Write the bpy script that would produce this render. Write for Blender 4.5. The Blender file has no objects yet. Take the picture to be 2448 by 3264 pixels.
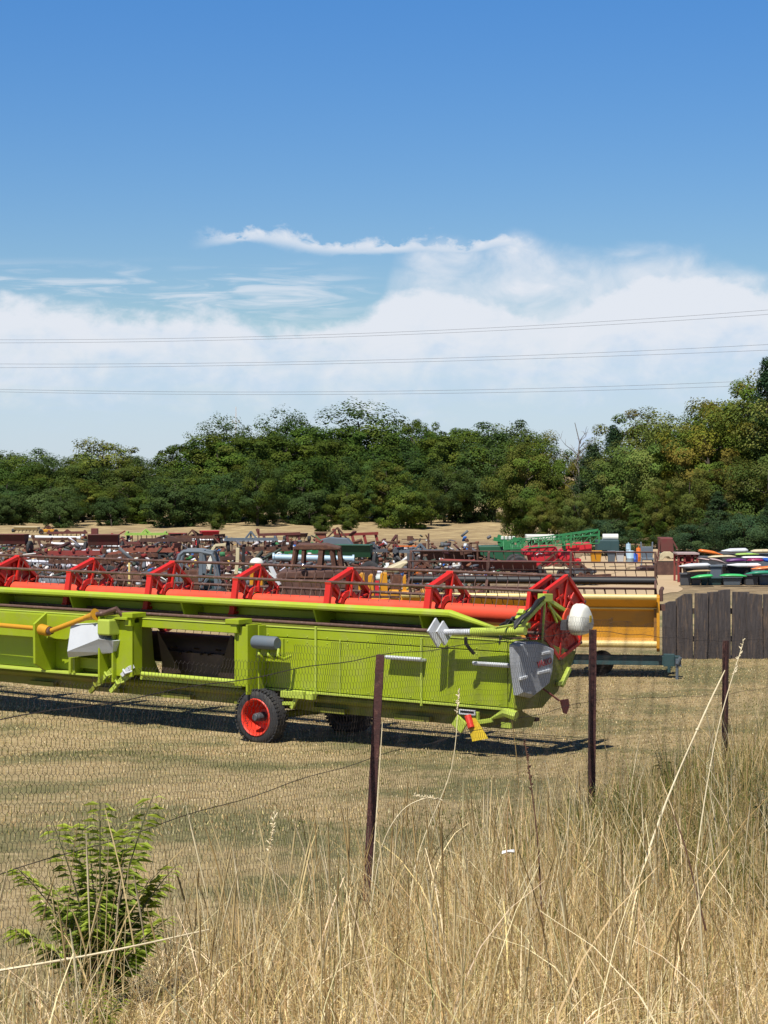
import bpy, bmesh, math, random
import numpy as np
from mathutils import Vector, Matrix, Euler
random.seed(7)
RNG = np.random.default_rng(11)
R = math.radians
SC = bpy.context.scene
COL = SC.collection
# ---------------------------------------------------------------- camera geometry used to size things
F, CX, HY, HC = 6200.0, 1224.0, 1510.0, 3.33
CT, ST = 0.8, 0.6                        # the big header stands turned by 37 degrees

def zt(x, y):
    """ground height: flat yard, rising to the roadside bank the photographer stands on"""
    z = np.interp(y, [-60, 0, 6, 10, 15, 19, 23, 30], [1.75, 1.73, 1.5, 1.05, .65, .35, .06, 0.0])
    w = np.interp(y, [0, 8, 24, 40, 95, 120], [.02, .025, .02, .0, .0, .1])
    return z + w * (np.sin(x * 1.7 + y * .6) * .5 + np.sin(x * .63 - y * 1.1 + 1.3) * .5)

def gpt(px, Y):                          # point standing on the yard at depth Y
    x = (px - CX) / F * Y
    return Vector((x, Y, float(zt(x, Y))))
def zat(py, Y):
    return HC - (py - HY) / F * Y
def xat(px, Y):
    return (px - CX) / F * Y
def hp(px, py, v):                       # (u,z) on a plane parallel to the header's rear wall
    a = (px - CX) / F
    Y = v / (ST * a + CT)
    return Y * (CT * a - ST), HC - (py - HY) / F * Y
def ep(px, py, u):                       # (v,z) on the plane of the header's end
    a = (px - CX) / F
    Y = u / (CT * a - ST)
    return Y * (ST * a + CT), HC - (py - HY) / F * Y
def c1(x, y): return x * .42194, 1640 + y * .42194
def c2(x, y): return 600 + x * .42194, 1740 + y * .42194
def c3(x, y): return 1250 + x * .42194, 1740 + y * .42194

# ---------------------------------------------------------------- materials
def _n(nt, t, **k):
    n = nt.nodes.new(t)
    for a, b in k.items():
        setattr(n, a, b)
    return n
def mat(name, base, second=None, amt=.5, scale=6.0, rough=.5, metal=0.0, bump=.0, bscale=60., rough2=None, coat=0., third=None, third_scale=1.5, third_lo=.55, third_hi=.7, coords='Object', stretch=(1, 1, 1)):
    base = tuple(c * .82 for c in base); second = tuple(c * .82 for c in second) if second else None; third = tuple(c * .82 for c in third) if third else None
    m = bpy.data.materials.new(name); m.use_nodes = True
    nt = m.node_tree; P = nt.nodes['Principled BSDF']
    L = nt.links.new
    tc = _n(nt, 'ShaderNodeTexCoord'); mp = _n(nt, 'ShaderNodeMapping')
    mp.inputs['Scale'].default_value = stretch
    L(tc.outputs[coords], mp.inputs['Vector'])
    second = second or tuple(c * .75 for c in base)
    nz = _n(nt, 'ShaderNodeTexNoise'); nz.inputs['Scale'].default_value = scale; nz.inputs['Detail'].default_value = 6; nz.inputs['Roughness'].default_value = .65
    L(mp.outputs[0], nz.inputs['Vector'])
    rp = _n(nt, 'ShaderNodeValToRGB')
    rp.color_ramp.elements[0].position = .5 - .28 * (1.2 - amt); rp.color_ramp.elements[1].position = .5 + .28
    rp.color_ramp.elements[0].color = (*second, 1); rp.color_ramp.elements[1].color = (*base, 1)
    L(nz.outputs['Fac'], rp.inputs['Fac'])
    out = rp.outputs['Color']
    if third:
        n3 = _n(nt, 'ShaderNodeTexNoise'); n3.inputs['Scale'].default_value = third_scale; n3.inputs['Detail'].default_value = 8; n3.inputs['Roughness'].default_value = .7
        L(mp.outputs[0], n3.inputs['Vector'])
        r3 = _n(nt, 'ShaderNodeMapRange'); r3.inputs['From Min'].default_value = third_lo; r3.inputs['From Max'].default_value = third_hi
        L(n3.outputs['Fac'], r3.inputs['Value'])
        mx = _n(nt, 'ShaderNodeMix', data_type='RGBA'); mx.inputs['B'].default_value = (*third, 1)
        L(r3.outputs[0], mx.inputs['Factor']); L(out, mx.inputs['A']); out = mx.outputs['Result']
    L(out, P.inputs['Base Color'])
    P.inputs['Roughness'].default_value = rough; P.inputs['Metallic'].default_value = metal
    if rough2 is not None:
        mr = _n(nt, 'ShaderNodeMapRange'); mr.inputs['To Min'].default_value = rough2; mr.inputs['To Max'].default_value = rough
        L(nz.outputs['Fac'], mr.inputs['Value']); L(mr.outputs[0], P.inputs['Roughness'])
    if coat:
        P.inputs['Coat Weight'].default_value = coat
    if bump:
        nb = _n(nt, 'ShaderNodeTexNoise'); nb.inputs['Scale'].default_value = bscale; nb.inputs['Detail'].default_value = 4
        L(mp.outputs[0], nb.inputs['Vector'])
        b = _n(nt, 'ShaderNodeBump'); b.inputs['Strength'].default_value = bump; b.inputs['Distance'].default_value = .02
        L(nb.outputs['Fac'], b.inputs['Height']); L(b.outputs[0], P.inputs['Normal'])
    return m

def leafmat(name, trans=.3, rough=.6, hue=.0, val=.0, attr=True):
    m = bpy.data.materials.new(name); m.use_nodes = True
    nt = m.node_tree; L = nt.links.new; P = nt.nodes['Principled BSDF']; out = nt.nodes['Material Output']
    at = _n(nt, 'ShaderNodeAttribute', attribute_name='col')
    c = at.outputs['Color']
    if hue or val:
        oi = _n(nt, 'ShaderNodeObjectInfo')
        hs = _n(nt, 'ShaderNodeHueSaturation')
        a = _n(nt, 'ShaderNodeMapRange'); a.inputs['To Min'].default_value = .5 - hue; a.inputs['To Max'].default_value = .5 + hue
        L(oi.outputs['Random'], a.inputs['Value']); L(a.outputs[0], hs.inputs['Hue'])
        w = _n(nt, 'ShaderNodeTexWhiteNoise', noise_dimensions='1D'); L(oi.outputs['Random'], w.inputs['W'])
        b = _n(nt, 'ShaderNodeMapRange'); b.inputs['To Min'].default_value = 1 - val; b.inputs['To Max'].default_value = 1 + val
        L(w.outputs['Value'], b.inputs['Value']); L(b.outputs[0], hs.inputs['Value'])
        L(c, hs.inputs['Color']); c = hs.outputs['Color']
    L(c, P.inputs['Base Color']); P.inputs['Roughness'].default_value = rough
    P.inputs['Specular IOR Level'].default_value = .08
    if trans:
        t = _n(nt, 'ShaderNodeBsdfTranslucent'); L(c, t.inputs['Color'])
        mx = _n(nt, 'ShaderNodeMixShader'); mx.inputs[0].default_value = trans
        L(P.outputs[0], mx.inputs[1]); L(t.outputs[0], mx.inputs[2]); L(mx.outputs[0], out.inputs['Surface'])
    return m

M = {}
def paint(key, c, dirt=(.16, .12, .07), rough=.38, lo=.56, hi=.82, sc=2.2):
    M[key] = mat(key, c, tuple(x * .86 for x in c), .5, 3., rough, third=dirt, third_scale=sc, third_lo=lo, third_hi=hi, rough2=rough + .2, bump=.04, bscale=25)
paint('lime_paint', (.33, .42, .008), dirt=(.30, .31, .085), lo=.50, hi=.92, sc=4.5)
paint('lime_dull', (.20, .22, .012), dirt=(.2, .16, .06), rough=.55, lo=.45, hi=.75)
paint('lime_pale', (.44, .54, .07), dirt=(.4, .42, .16), lo=.6, hi=.95)
paint('lime_sunlit', (.38, .48, .03), dirt=(.40, .42, .14), lo=.5, hi=.9, sc=3.5)  # paler lime for the hood, the sunlight on its top put into the colour
paint('red_paint', (.62, .018, .009), dirt=(.42, .03, .02), lo=.62, hi=.95)
paint('reel_red', (.78, .075, .028), dirt=(.62, .10, .05), rough=.5, lo=.5, hi=.85)
paint('rim_red', (.80, .045, .02), dirt=(.4, .1, .05))
paint('yellow_paint', (.64, .285, .007), dirt=(.36, .19, .03), lo=.52, hi=.85)
paint('yellow_pale', (.75, .58, .22), dirt=(.5, .38, .15), lo=.5, hi=.85)
paint('amber_plastic', (.62, .30, .012), dirt=(.35, .18, .03))
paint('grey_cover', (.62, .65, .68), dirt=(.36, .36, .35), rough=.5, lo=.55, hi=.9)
paint('cover_shade', (.40, .42, .45), dirt=(.30, .30, .29), rough=.5, lo=.55, hi=.9)  # darker copy of the grey cover paint, shade of the end put into the colour
paint('white_plastic', (.74, .74, .66), dirt=(.6, .58, .48), rough=.45, lo=.6, hi=1.)
paint('white_paint', (.78, .78, .78), dirt=(.5, .48, .44))
paint('silver', (.62, .64, .66), dirt=(.4, .38, .35), rough=.35)
paint('dark_grey', (.075, .08, .09), dirt=(.14, .12, .09), rough=.6)
paint('slate_grey', (.12, .15, .18), dirt=(.16, .13, .1), rough=.6)
paint('teal_dark', (.025, .07, .075), dirt=(.08, .07, .05), rough=.5)
paint('green_dark', (.02, .10, .045), dirt=(.06, .08, .04))
paint('green_boom', (.03, .22, .07), dirt=(.08, .16, .06))
paint('sprayer_red', (.62, .018, .03), dirt=(.4, .05, .04), lo=.6, hi=1.)
paint('maroon', (.15, .030, .026), dirt=(.10, .055, .035), rough=.7, lo=.4, hi=.75)
paint('old_red', (.30, .035, .03), dirt=(.16, .07, .04), rough=.7, lo=.42, hi=.8)
M['rust'] = mat('rust', (.13, .052, .028), (.06, .026, .018), .6, 5, .9, third=(.2, .085, .04), third_scale=9, third_lo=.5, third_hi=.75, bump=.3, bscale=40)
M['rust_brown'] = mat('rust_brown', (.115, .055, .04), (.07, .032, .024), .6, 3, .9, third=(.17, .09, .06), third_scale=5, third_lo=.5, third_hi=.8, bump=.2, bscale=40)
M['tine_steel'] = mat('tine_steel', (.16, .085, .06), (.08, .04, .03), .6, 9, .6, third=(.3, .2, .16), third_scale=14, third_lo=.55, third_hi=.75)
M['brown_steel'] = mat('brown_steel', (.115, .06, .05), (.07, .035, .03), .6, 4, .5, third=(.16, .09, .07), third_scale=8)
M['post_steel'] = mat('post_steel', (.085, .022, .017), (.04, .012, .010), .7, 14, .75, third=(.14, .06, .04), third_scale=30, third_lo=.55, third_hi=.7, bump=.3, bscale=120)
M['wire'] = mat('wire', (.05, .036, .028), (.03, .02, .015), .6, 20, .85)
M['weed_stem'] = mat('weed_stem', (.10, .13, .04), (.08, .06, .03), .6, 20, .7)
M['cable'] = mat('cable', (.10, .11, .13), rough=.6)
M['tyre'] = mat('tyre', (.030, .031, .034), (.018, .018, .02), .5, 12, .85, third=(.09, .08, .065), third_scale=5, third_lo=.52, third_hi=.8, bump=.25, bscale=40)
M['black'] = mat('black', (.012, .012, .013), rough=.6)
M['chrome'] = mat('chrome', (.85, .85, .85), rough=.22, metal=1.)
M['interior'] = mat('interior', (.06, .03, .025), (.03, .015, .012), .6, 4, .7)
M['lettering_red'] = mat('lettering_red', (.42, .02, .035), rough=.5)
M['sticker'] = mat('sticker', (.72, .5, .02), rough=.5)
M['orange'] = mat('orange', (.80, .20, .02), (.62, .15, .02), rough=.4)
M['blue'] = mat('blue', (.02, .12, .55), (.015, .08, .4), rough=.4)
M['cream'] = mat('cream', (.66, .58, .36), (.5, .42, .26), rough=.6, third=(.3, .24, .15), third_scale=3)
M['purple'] = mat('purple', (.13, .03, .17), rough=.4)
M['magenta'] = mat('magenta', (.32, .02, .10), rough=.4)
M['leaf_lime'] = mat('leaf_lime', (.36, .58, .10), rough=.45)
M['bright_green'] = mat('bright_green', (.05, .50, .14), (.04, .4, .1), rough=.45)
M['teal_green'] = mat('teal_green', (.02, .26, .15), rough=.45)
M['light_blue'] = mat('light_blue', (.42, .58, .68), rough=.4)
M['pink_grey'] = mat('pink_grey', (.48, .36, .33), rough=.6)
M['tan_box'] = mat('tan_box', (.45, .33, .17), (.3, .2, .1), rough=.8)
M['terracotta'] = mat('terracotta', (.30, .085, .05), (.2, .06, .035), rough=.8)
M['plank'] = mat('plank', (.085, .072, .070), (.034, .028, .029), .7, 3.2, .9, third=(.16, .105, .065), third_scale=2.6, third_lo=.52, third_hi=.72, bump=.5, bscale=14, stretch=(9, 9, .9))
M['bark'] = mat('bark', (.09, .07, .05), (.04, .03, .022), .6, 8, .95, bump=.5, bscale=20)
M['dry_wood'] = mat('dry_wood', (.22, .19, .17), (.14, .12, .1), .6, 8, .95)
M['straw'] = mat('straw', (.62, .49, .24), (.45, .33, .14), .5, 30, .6)
M['straw_pale'] = mat('straw_pale', (.74, .64, .42), (.55, .45, .26), .5, 30, .6)
M['dock_brown'] = mat('dock_brown', (.13, .055, .025), (.07, .03, .015), .5, 40, .85)
M['leaves'] = leafmat('leaves', .26, .62, .018, .22)
M['grass_blades'] = leafmat('grass_blades', .34, .6)
M['weed_leaf'] = leafmat('weed_leaf', .35, .5)
M['scrap'] = leafmat('scrap', 0, .7)

# ---------------------------------------------------------------- mesh building
def tag(o, label=None, cat=None, group=None, kind=None):
    for k, v in (('label', label), ('category', cat), ('group', group), ('kind', kind)):
        if v: o[k] = v
    return o
def empty(name, loc, label, cat, group=None, rz=0):
    o = bpy.data.objects.new(name, None); COL.objects.link(o)
    o.location = loc; o.rotation_euler = (0, 0, rz); o.empty_display_size = .2
    return tag(o, label, cat, group)

class MB:
    def __init__(s, off=(0, 0, 0)):
        s.v = []; s.f = []; s.off = Vector(off)
    def add(s, vs, fs):
        b = len(s.v)
        s.v += [tuple(Vector(p) - s.off) for p in vs]
        s.f += [tuple(i + b for i in f) for f in fs]
        return s
    def box(s, c, d, m=None):
        hx, hy, hz = d[0] / 2, d[1] / 2, d[2] / 2
        p = [Vector((x, y, z)) for x in (-hx, hx) for y in (-hy, hy) for z in (-hz, hz)]
        if m is not None: p = [m @ q for q in p]
        c = Vector(c)
        return s.add([q + c for q in p], [(0, 1, 3, 2), (4, 6, 7, 5), (0, 4, 5, 1), (2, 3, 7, 6), (0, 2, 6, 4), (1, 5, 7, 3)])
    def bx(s, a, b):
        return s.box([(a[i] + b[i]) / 2 for i in range(3)], [abs(b[i] - a[i]) for i in range(3)])
    def tube(s, pts, r, n=8, cap=True, flat=1.0):
        pts = [Vector(p) for p in pts]; k = len(pts)
        rs = r if isinstance(r, (list, tuple)) else [r] * k
        vs = []; up = None
        for i, p in enumerate(pts):
            t = (pts[min(i + 1, k - 1)] - pts[max(i - 1, 0)])
            t = t.normalized() if t.length > 1e-9 else Vector((0, 0, 1))
            if up is None:
                up = Vector((0, 0, 1)) if abs(t.z) < .9 else Vector((1, 0, 0))
            a = t.cross(up).normalized(); b = a.cross(t).normalized(); up = b
            for j in range(n):
                w = 2 * math.pi * j / n
                vs.append(p + (a * math.cos(w) + b * math.sin(w) * flat) * rs[i])
        fs = []
        for i in range(k - 1):
            for j in range(n):
                fs.append((i * n + j, i * n + (j + 1) % n, (i + 1) * n + (j + 1) % n, (i + 1) * n + j))
        if cap:
            fs.append(tuple(range(n - 1, -1, -1))); fs.append(tuple((k - 1) * n + j for j in range(n)))
        return s.add(vs, fs)
    def bar(s, p, q, w, h, upv=(0, 0, 1)):
        p = Vector(p); q = Vector(q); t = (q - p); L = t.length; t.normalize()
        up = Vector(upv)
        if abs(t.dot(up)) > .98: up = Vector((0, 1, 0))
        a = t.cross(up).normalized(); b = a.cross(t).normalized()
        m = Matrix((t, a, b)).transposed()
        return s.box((p + q) / 2, (L, w, h), m)
    def prism(s, poly, fn, d0, d1):
        """poly of 2D points; fn(a,b,d)->3D"""
        n = len(poly)
        vs = [fn(a, b, d0) for a, b in poly] + [fn(a, b, d1) for a, b in poly]
        fs = [tuple(range(n)), tuple(range(2 * n - 1, n - 1, -1))]
        fs += [(i, i + n, (i + 1) % n + n, (i + 1) % n) for i in range(n)]
        return s.add(vs, fs)
    def loft(s, rings, closed=True, cap=True):
        n = len(rings[0]); vs = [p for r in rings for p in r]; fs = []
        for i in range(len(rings) - 1):
            for j in range(n if closed else n - 1):
                fs.append((i * n + j, i * n + (j + 1) % n, (i + 1) * n + (j + 1) % n, (i + 1) * n + j))
        if cap and closed:
            fs.append(tuple(range(n - 1, -1, -1))); fs.append(tuple((len(rings) - 1) * n + j for j in range(n)))
        return s.add(vs, fs)
    def lathe(s, prof, c, ax, n=28, cap=True):
        c = Vector(c); ax = Vector(ax).normalized()
        t = Vector((0, 0, 1)) if abs(ax.z) < .9 else Vector((1, 0, 0))
        a = ax.cross(t).normalized(); b = ax.cross(a).normalized()
        vs = []; fs = []
        for r, h in prof:
            for j in range(n):
                w = 2 * math.pi * j / n
                vs.append(c + ax * h + (a * math.cos(w) + b * math.sin(w)) * r)
        k = len(prof)
        for i in range(k - 1):
            for j in range(n):
                fs.append((i * n + j, i * n + (j + 1) % n, (i + 1) * n + (j + 1) % n, (i + 1) * n + j))
        if cap: fs.append(tuple(range(n - 1, -1, -1))); fs.append(tuple((k - 1) * n + j for j in range(n)))
        return s.add(vs, fs)
    def build(s, name, m, parent=None, smooth=None, bevel=0, label=None, cat=None, group=None, kind=None):
        me = bpy.data.meshes.new(name); me.from_pydata(s.v, [], s.f)
        bm = bmesh.new(); bm.from_mesh(me); bmesh.ops.recalc_face_normals(bm, faces=bm.faces); bm.to_mesh(me); bm.free()
        me.materials.append(M[m] if isinstance(m, str) else m)
        o = bpy.data.objects.new(name, me); COL.objects.link(o)
        if parent is not None: o.parent = parent
        if smooth:
            me.polygons.foreach_set('use_smooth', [True] * len(me.polygons))
            me.set_sharp_from_angle(angle=R(smooth))
        if bevel:
            b = o.modifiers.new('bevel', 'BEVEL'); b.width = bevel; b.segments = 2; b.limit_method = 'ANGLE'; b.angle_limit = R(40)
        return tag(o, label, cat, group, kind)

def mesh_np(name, V, Fq, m, cols=None, parent=None, smooth=False):
    """V (n,3), Fq (k,3 or 4)"""
    me = bpy.data.meshes.new(name); k, c = Fq.shape
    me.vertices.add(len(V)); me.vertices.foreach_set('co', V.astype(np.float32).ravel())
    me.loops.add(k * c); me.loops.foreach_set('vertex_index', Fq.astype(np.int32).ravel())
    me.polygons.add(k); me.polygons.foreach_set('loop_start', np.arange(0, k * c, c, dtype=np.int32))
    if smooth: me.polygons.foreach_set('use_smooth', np.ones(k, dtype=bool))
    me.update(calc_edges=True)
    if cols is not None:
        a = me.color_attributes.new('col', 'FLOAT_COLOR', 'POINT')
        cc = np.ones((len(V), 4), np.float32); cc[:, :3] = cols; a.data.foreach_set('color', cc.ravel())
    me.materials.append(M[m] if isinstance(m, str) else m)
    if parent == 'mesh': return me
    o = bpy.data.objects.new(name, me); COL.objects.link(o)
    if parent is not None: o.parent = parent
    return o
# ================================================================ camera, sun, sky
cam = bpy.data.cameras.new('camera'); co = bpy.data.objects.new('camera', cam); COL.objects.link(co)
co.location = (0, 0, HC); co.rotation_euler = (R(90), 0, 0)
cam.sensor_fit = 'VERTICAL'; cam.sensor_height = 36; cam.sensor_width = 27
cam.lens = F / 3264 * 36; cam.shift_y = (HY - 1632) / 3264
cam.clip_start = .1; cam.clip_end = 6000
SC.camera = co
SUN_EL = 60.
sd = Vector((-.373 * math.cos(R(SUN_EL)), -.928 * math.cos(R(SUN_EL)), math.sin(R(SUN_EL))))
sl = bpy.data.lights.new('sun', 'SUN'); sl.energy = 5.0; sl.angle = R(.5); sl.color = (1, .955, .88)
so = bpy.data.objects.new('sun', sl); COL.objects.link(so); so.location = (0, 0, 60)
so.rotation_euler = sd.to_track_quat('Z', 'Y').to_euler()
SC.view_settings.view_transform = 'Standard'; SC.view_settings.look = 'None'; SC.view_settings.exposure = 0.6; SC.view_settings.gamma = 1

W = bpy.data.worlds.new('World'); SC.world = W; W.use_nodes = True
nt = W.node_tree; L = nt.links.new
bg = nt.nodes['Background']; bg.inputs['Strength'].default_value = .052
sky = _n(nt, 'ShaderNodeTexSky', sky_type='NISHITA'); sky.sun_disc = False
sky.sun_elevation = R(SUN_EL); sky.sun_rotation = math.atan2(sd.x, sd.y); sky.air_density = 1.0; sky.dust_density = .2; sky.ozone_density = 3.0; sky.altitude = 100
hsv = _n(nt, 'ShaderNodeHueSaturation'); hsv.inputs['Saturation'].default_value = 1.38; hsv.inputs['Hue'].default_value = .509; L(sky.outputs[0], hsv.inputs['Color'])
tc = _n(nt, 'ShaderNodeTexCoord'); sx = _n(nt, 'ShaderNodeSeparateXYZ'); L(tc.outputs['Generated'], sx.inputs[0])
def mth(op, a, b=None, c=None, clamp=False):
    n = _n(nt, 'ShaderNodeMath', operation=op); n.use_clamp = clamp
    for i, v in enumerate((a, b, c)):
        if v is None: continue
        if isinstance(v, (int, float)): n.inputs[i].default_value = v
        else: L(v, n.inputs[i])
    return n.outputs[0]
def sstep(x, lo, hi):
    n = _n(nt, 'ShaderNodeMapRange', interpolation_type='SMOOTHSTEP')
    for i, v in ((0, x), (1, lo), (2, hi)):
        if isinstance(v, (int, float)): n.inputs[i].default_value = v
        else: L(v, n.inputs[i])
    return n.outputs[0]
az = mth('ARCTAN2', sx.outputs[0], sx.outputs[1]); el = mth('ARCSINE', sx.outputs[2])
U = mth('MULTIPLY', az, 6.2); V = mth('MULTIPLY', el, 6.2)
def cvec(su, sv, off=0.):
    c = _n(nt, 'ShaderNodeCombineXYZ'); L(mth('MULTIPLY', U, su), c.inputs[0]); L(mth('MULTIPLY', V, sv), c.inputs[1]); c.inputs[2].default_value = off
    return c.outputs[0]
def noise(su, sv, off, detail=7, rough=.6, dist=0.):
    n = _n(nt, 'ShaderNodeTexNoise'); L(cvec(su, sv, off), n.inputs['Vector']); n.inputs['Scale'].default_value = 1.0
    n.inputs['Detail'].default_value = detail; n.inputs['Roughness'].default_value = rough; n.inputs['Distortion'].default_value = dist
    return mth('SUBTRACT', n.outputs['Fac'], .5)
def curve(pts):
    n = _n(nt, 'ShaderNodeFloatCurve'); cm = n.mapping; c = cm.curves[0]
    P = [((((x - 829.5) * 1.4756e-3) + 1.3) / 2.6, (1023 - y) * 1.4756e-3) for x, y in pts]
    c.points[0].location = P[0]; c.points[1].location = P[-1]
    for p in P[1:-1]: c.points.new(*p)
    cm.update()
    L(mth('DIVIDE', mth('ADD', U, 1.3), 2.6, clamp=True), n.inputs['Value'])
    return n.outputs[0]
def win(x, a, b, c, d):      # window in display pixels
    f = lambda q: (q - 829.5) * 1.4756e-3
    return mth('MULTIPLY', sstep(U, f(a), f(b)), mth('SUBTRACT', 1., sstep(U, f(c), f(d))))
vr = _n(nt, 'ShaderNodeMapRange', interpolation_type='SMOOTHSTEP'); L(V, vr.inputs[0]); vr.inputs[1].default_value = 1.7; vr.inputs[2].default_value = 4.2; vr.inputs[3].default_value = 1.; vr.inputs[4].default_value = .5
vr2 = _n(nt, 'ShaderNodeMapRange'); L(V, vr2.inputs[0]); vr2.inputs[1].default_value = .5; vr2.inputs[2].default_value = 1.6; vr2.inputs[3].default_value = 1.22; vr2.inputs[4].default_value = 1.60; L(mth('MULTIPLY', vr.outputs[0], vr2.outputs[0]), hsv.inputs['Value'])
n1 = noise(5.5, 8, 1.3, 8, .55, .4); n2 = noise(14, 20, 4.1, 6, .6, .3); n3 = noise(3.0, 26, 7.7, 6, .6, 1.0); n4 = noise(2.2, 4.2, 11.2, 4, .5, .3)
edge = curve([(-100, 640), (0, 648), (180, 668), (330, 676), (500, 676), (600, 690), (720, 698), (790, 676), (850, 622), (920, 606), (1000, 622), (1080, 646), (1160, 672), (1230, 668), (1300, 618), (1380, 592), (1480, 585), (1580, 596), (1660, 628), (1760, 640)])
e1 = mth('ADD', edge, mth('ADD', mth('MULTIPLY', n1, .15), mth('MULTIPLY', n2, .085)))
band = mth('SUBTRACT', 1., sstep(mth('SUBTRACT', V, e1), -.055, .022))
lowfade = mth('ADD', .74, mth('MULTIPLY', .26, sstep(mth('ADD', V, mth('ADD', mth('MULTIPLY', n3, .34), mth('MULTIPLY', n1, .35))), .12, .5)))
band = mth('MULTIPLY', mth('MULTIPLY', band, lowfade), .97)
# veil on the right between the puffs and the bank
e2 = mth('ADD', curve([(-100, 900), (800, 700), (860, 560), (950, 535), (1050, 535), (1120, 525), (1180, 545), (1250, 560), (1380, 548), (1500, 560), (1600, 590), (1660, 620), (1760, 640)]), mth('MULTIPLY', n1, .10))
veil = mth('MULTIPLY', mth('SUBTRACT', 1., sstep(mth('SUBTRACT', V, e2), -.05, .045)), mth('ADD', .60, mth('MULTIPLY', n1, 2.0), clamp=True))
veil = mth('MULTIPLY', veil, win(U, 780, 930, 1900, 2000))
# row of puffs
cl = curve([(-100, 540), (400, 532), (470, 521), (540, 512), (610, 520), (680, 534), (800, 538), (900, 535), (1000, 540), (1090, 528), (1150, 548), (1300, 560), (1760, 560)])
dv = mth('ABSOLUTE', mth('SUBTRACT', V, mth('ADD', cl, mth('ADD', mth('MULTIPLY', n2, .06), mth('MULTIPLY', n1, .05)))))
puff = mth('SUBTRACT', 1., sstep(dv, .0, mth('MAXIMUM', .006, mth('ADD', .032, mth('ADD', mth('MULTIPLY', n1, .12), mth('MULTIPLY', n2, .10))))))
puff = mth('MULTIPLY', mth('MULTIPLY', puff, win(U, 400, 520, 1130, 1220)), mth('ADD', .72, mth('MULTIPLY', n2, 1.1), clamp=True))
# streaky cirrus on the left
cir = sstep(mth('ADD', n3, mth('MULTIPLY', n4, .5)), -.06, .2)
cir = mth('MULTIPLY', mth('MULTIPLY', cir, win(U, -400, -300, 620, 900)), mth('MULTIPLY', sstep(V, .45, .54), mth('SUBTRACT', 1., sstep(V, .58, .69))))
cir = mth('MULTIPLY', cir, .66)
m = mth('MAXIMUM', mth('MAXIMUM', band, veil), mth('MAXIMUM', puff, cir))
cloudcol = _n(nt, 'ShaderNodeMix', data_type='RGBA'); cloudcol.inputs['A'].default_value = (6.9, 8.7, 11.1, 1); cloudcol.inputs['B'].default_value = (9.9, 10.4, 11.3, 1)
L(sstep(mth('ADD', V, mth('ADD', mth('MULTIPLY', n4, .3), mth('ADD', mth('MULTIPLY', n1, .5), mth('MULTIPLY', n2, .25)))), .16, .5), cloudcol.inputs['Factor'])
mx = _n(nt, 'ShaderNodeMix', data_type='RGBA'); L(m, mx.inputs['Factor']); L(hsv.outputs[0], mx.inputs['A']); L(cloudcol.outputs['Result'], mx.inputs['B'])
L(mx.outputs['Result'], bg.inputs['Color'])

# ================================================================ ground
def axis(segs):
    out = []
    for a, b, n in segs: out += list(np.linspace(a, b, n, endpoint=False))
    return np.array(out + [segs[-1][1]])
ys = axis([(-60, 0, 12), (0, 40, 110), (40, 140, 60), (140, 600, 30), (600, 4000, 14)])
xs = axis([(-2600, -200, 14), (-200, -14, 40), (-14, 14, 70), (14, 200, 40), (200, 2600, 14)])
gx, gy = np.meshgrid(xs, ys); gz = zt(gx, gy)
far = np.clip((gy - 130) / 400, 0, 1); gz = gz * (1 - far)
nx, ny = len(xs), len(ys)
ii = np.arange(ny - 1)[:, None] * nx + np.arange(nx - 1)[None]
Fq = np.stack([ii, ii + 1, ii + nx + 1, ii + nx], -1).reshape(-1, 4)
gm = bpy.data.materials.new('dry_ground'); gm.use_nodes = True
nt2 = gm.node_tree; P = nt2.nodes['Principled BSDF']; l2 = nt2.links.new
g = _n(nt2, 'ShaderNodeNewGeometry')
def gn(scale, detail=6, rough=.65):
    n = _n(nt2, 'ShaderNodeTexNoise'); n.inputs['Scale'].default_value = scale; n.inputs['Detail'].default_value = detail; n.inputs['Roughness'].default_value = rough
    l2(g.outputs['Position'], n.inputs['Vector']); return n.outputs['Fac']
def ramp(src, stops):
    r = _n(nt2, 'ShaderNodeValToRGB'); e = r.color_ramp.elements
    while len(e) < len(stops): e.new(.5)
    for q, (p, c) in zip(e, stops): q.position = p; q.color = (*c, 1)
    l2(src, r.inputs['Fac']); return r.outputs['Color']
def gmix(f, a, b, lo=None, hi=None):
    if lo is not None:
        r = _n(nt2, 'ShaderNodeMapRange', interpolation_type='SMOOTHSTEP'); r.inputs[1].default_value = lo; r.inputs[2].default_value = hi; l2(f, r.inputs[0]); f = r.outputs[0]
    x = _n(nt2, 'ShaderNodeMix', data_type='RGBA'); l2(f, x.inputs['Factor']); l2(a, x.inputs['A']); l2(b, x.inputs['B']); return x.outputs['Result']
straw = ramp(gn(9, 8, .75), [(.3, (.17, .125, .06)), (.5, (.31, .235, .12)), (.72, (.46, .36, .20))])
olive = ramp(gn(14, 8, .75), [(.32, (.085, .08, .035)), (.55, (.17, .155, .07)), (.75, (.30, .25, .13))])
lawn = gmix(gn(.45, 5), straw, olive, .44, .62)
yard = ramp(gn(1.6, 8, .7), [(.35, (.10, .07, .045)), (.52, (.20, .145, .09)), (.7, (.33, .25, .15))])
sp = _n(nt2, 'ShaderNodeSeparateXYZ'); l2(g.outputs['Position'], sp.inputs[0])
c = gmix(sp.outputs[1], lawn, yard, 44, 60)
fieldc = ramp(gn(.5, 8, .7), [(.3, (.17, .12, .065)), (.5, (.27, .20, .105)), (.7, (.42, .33, .17))])
c = gmix(sp.outputs[1], c, fieldc, 92, 102)
l2(c, P.inputs['Base Color']); P.inputs['Roughness'].default_value = .95; P.inputs['Specular IOR Level'].default_value = .1
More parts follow.
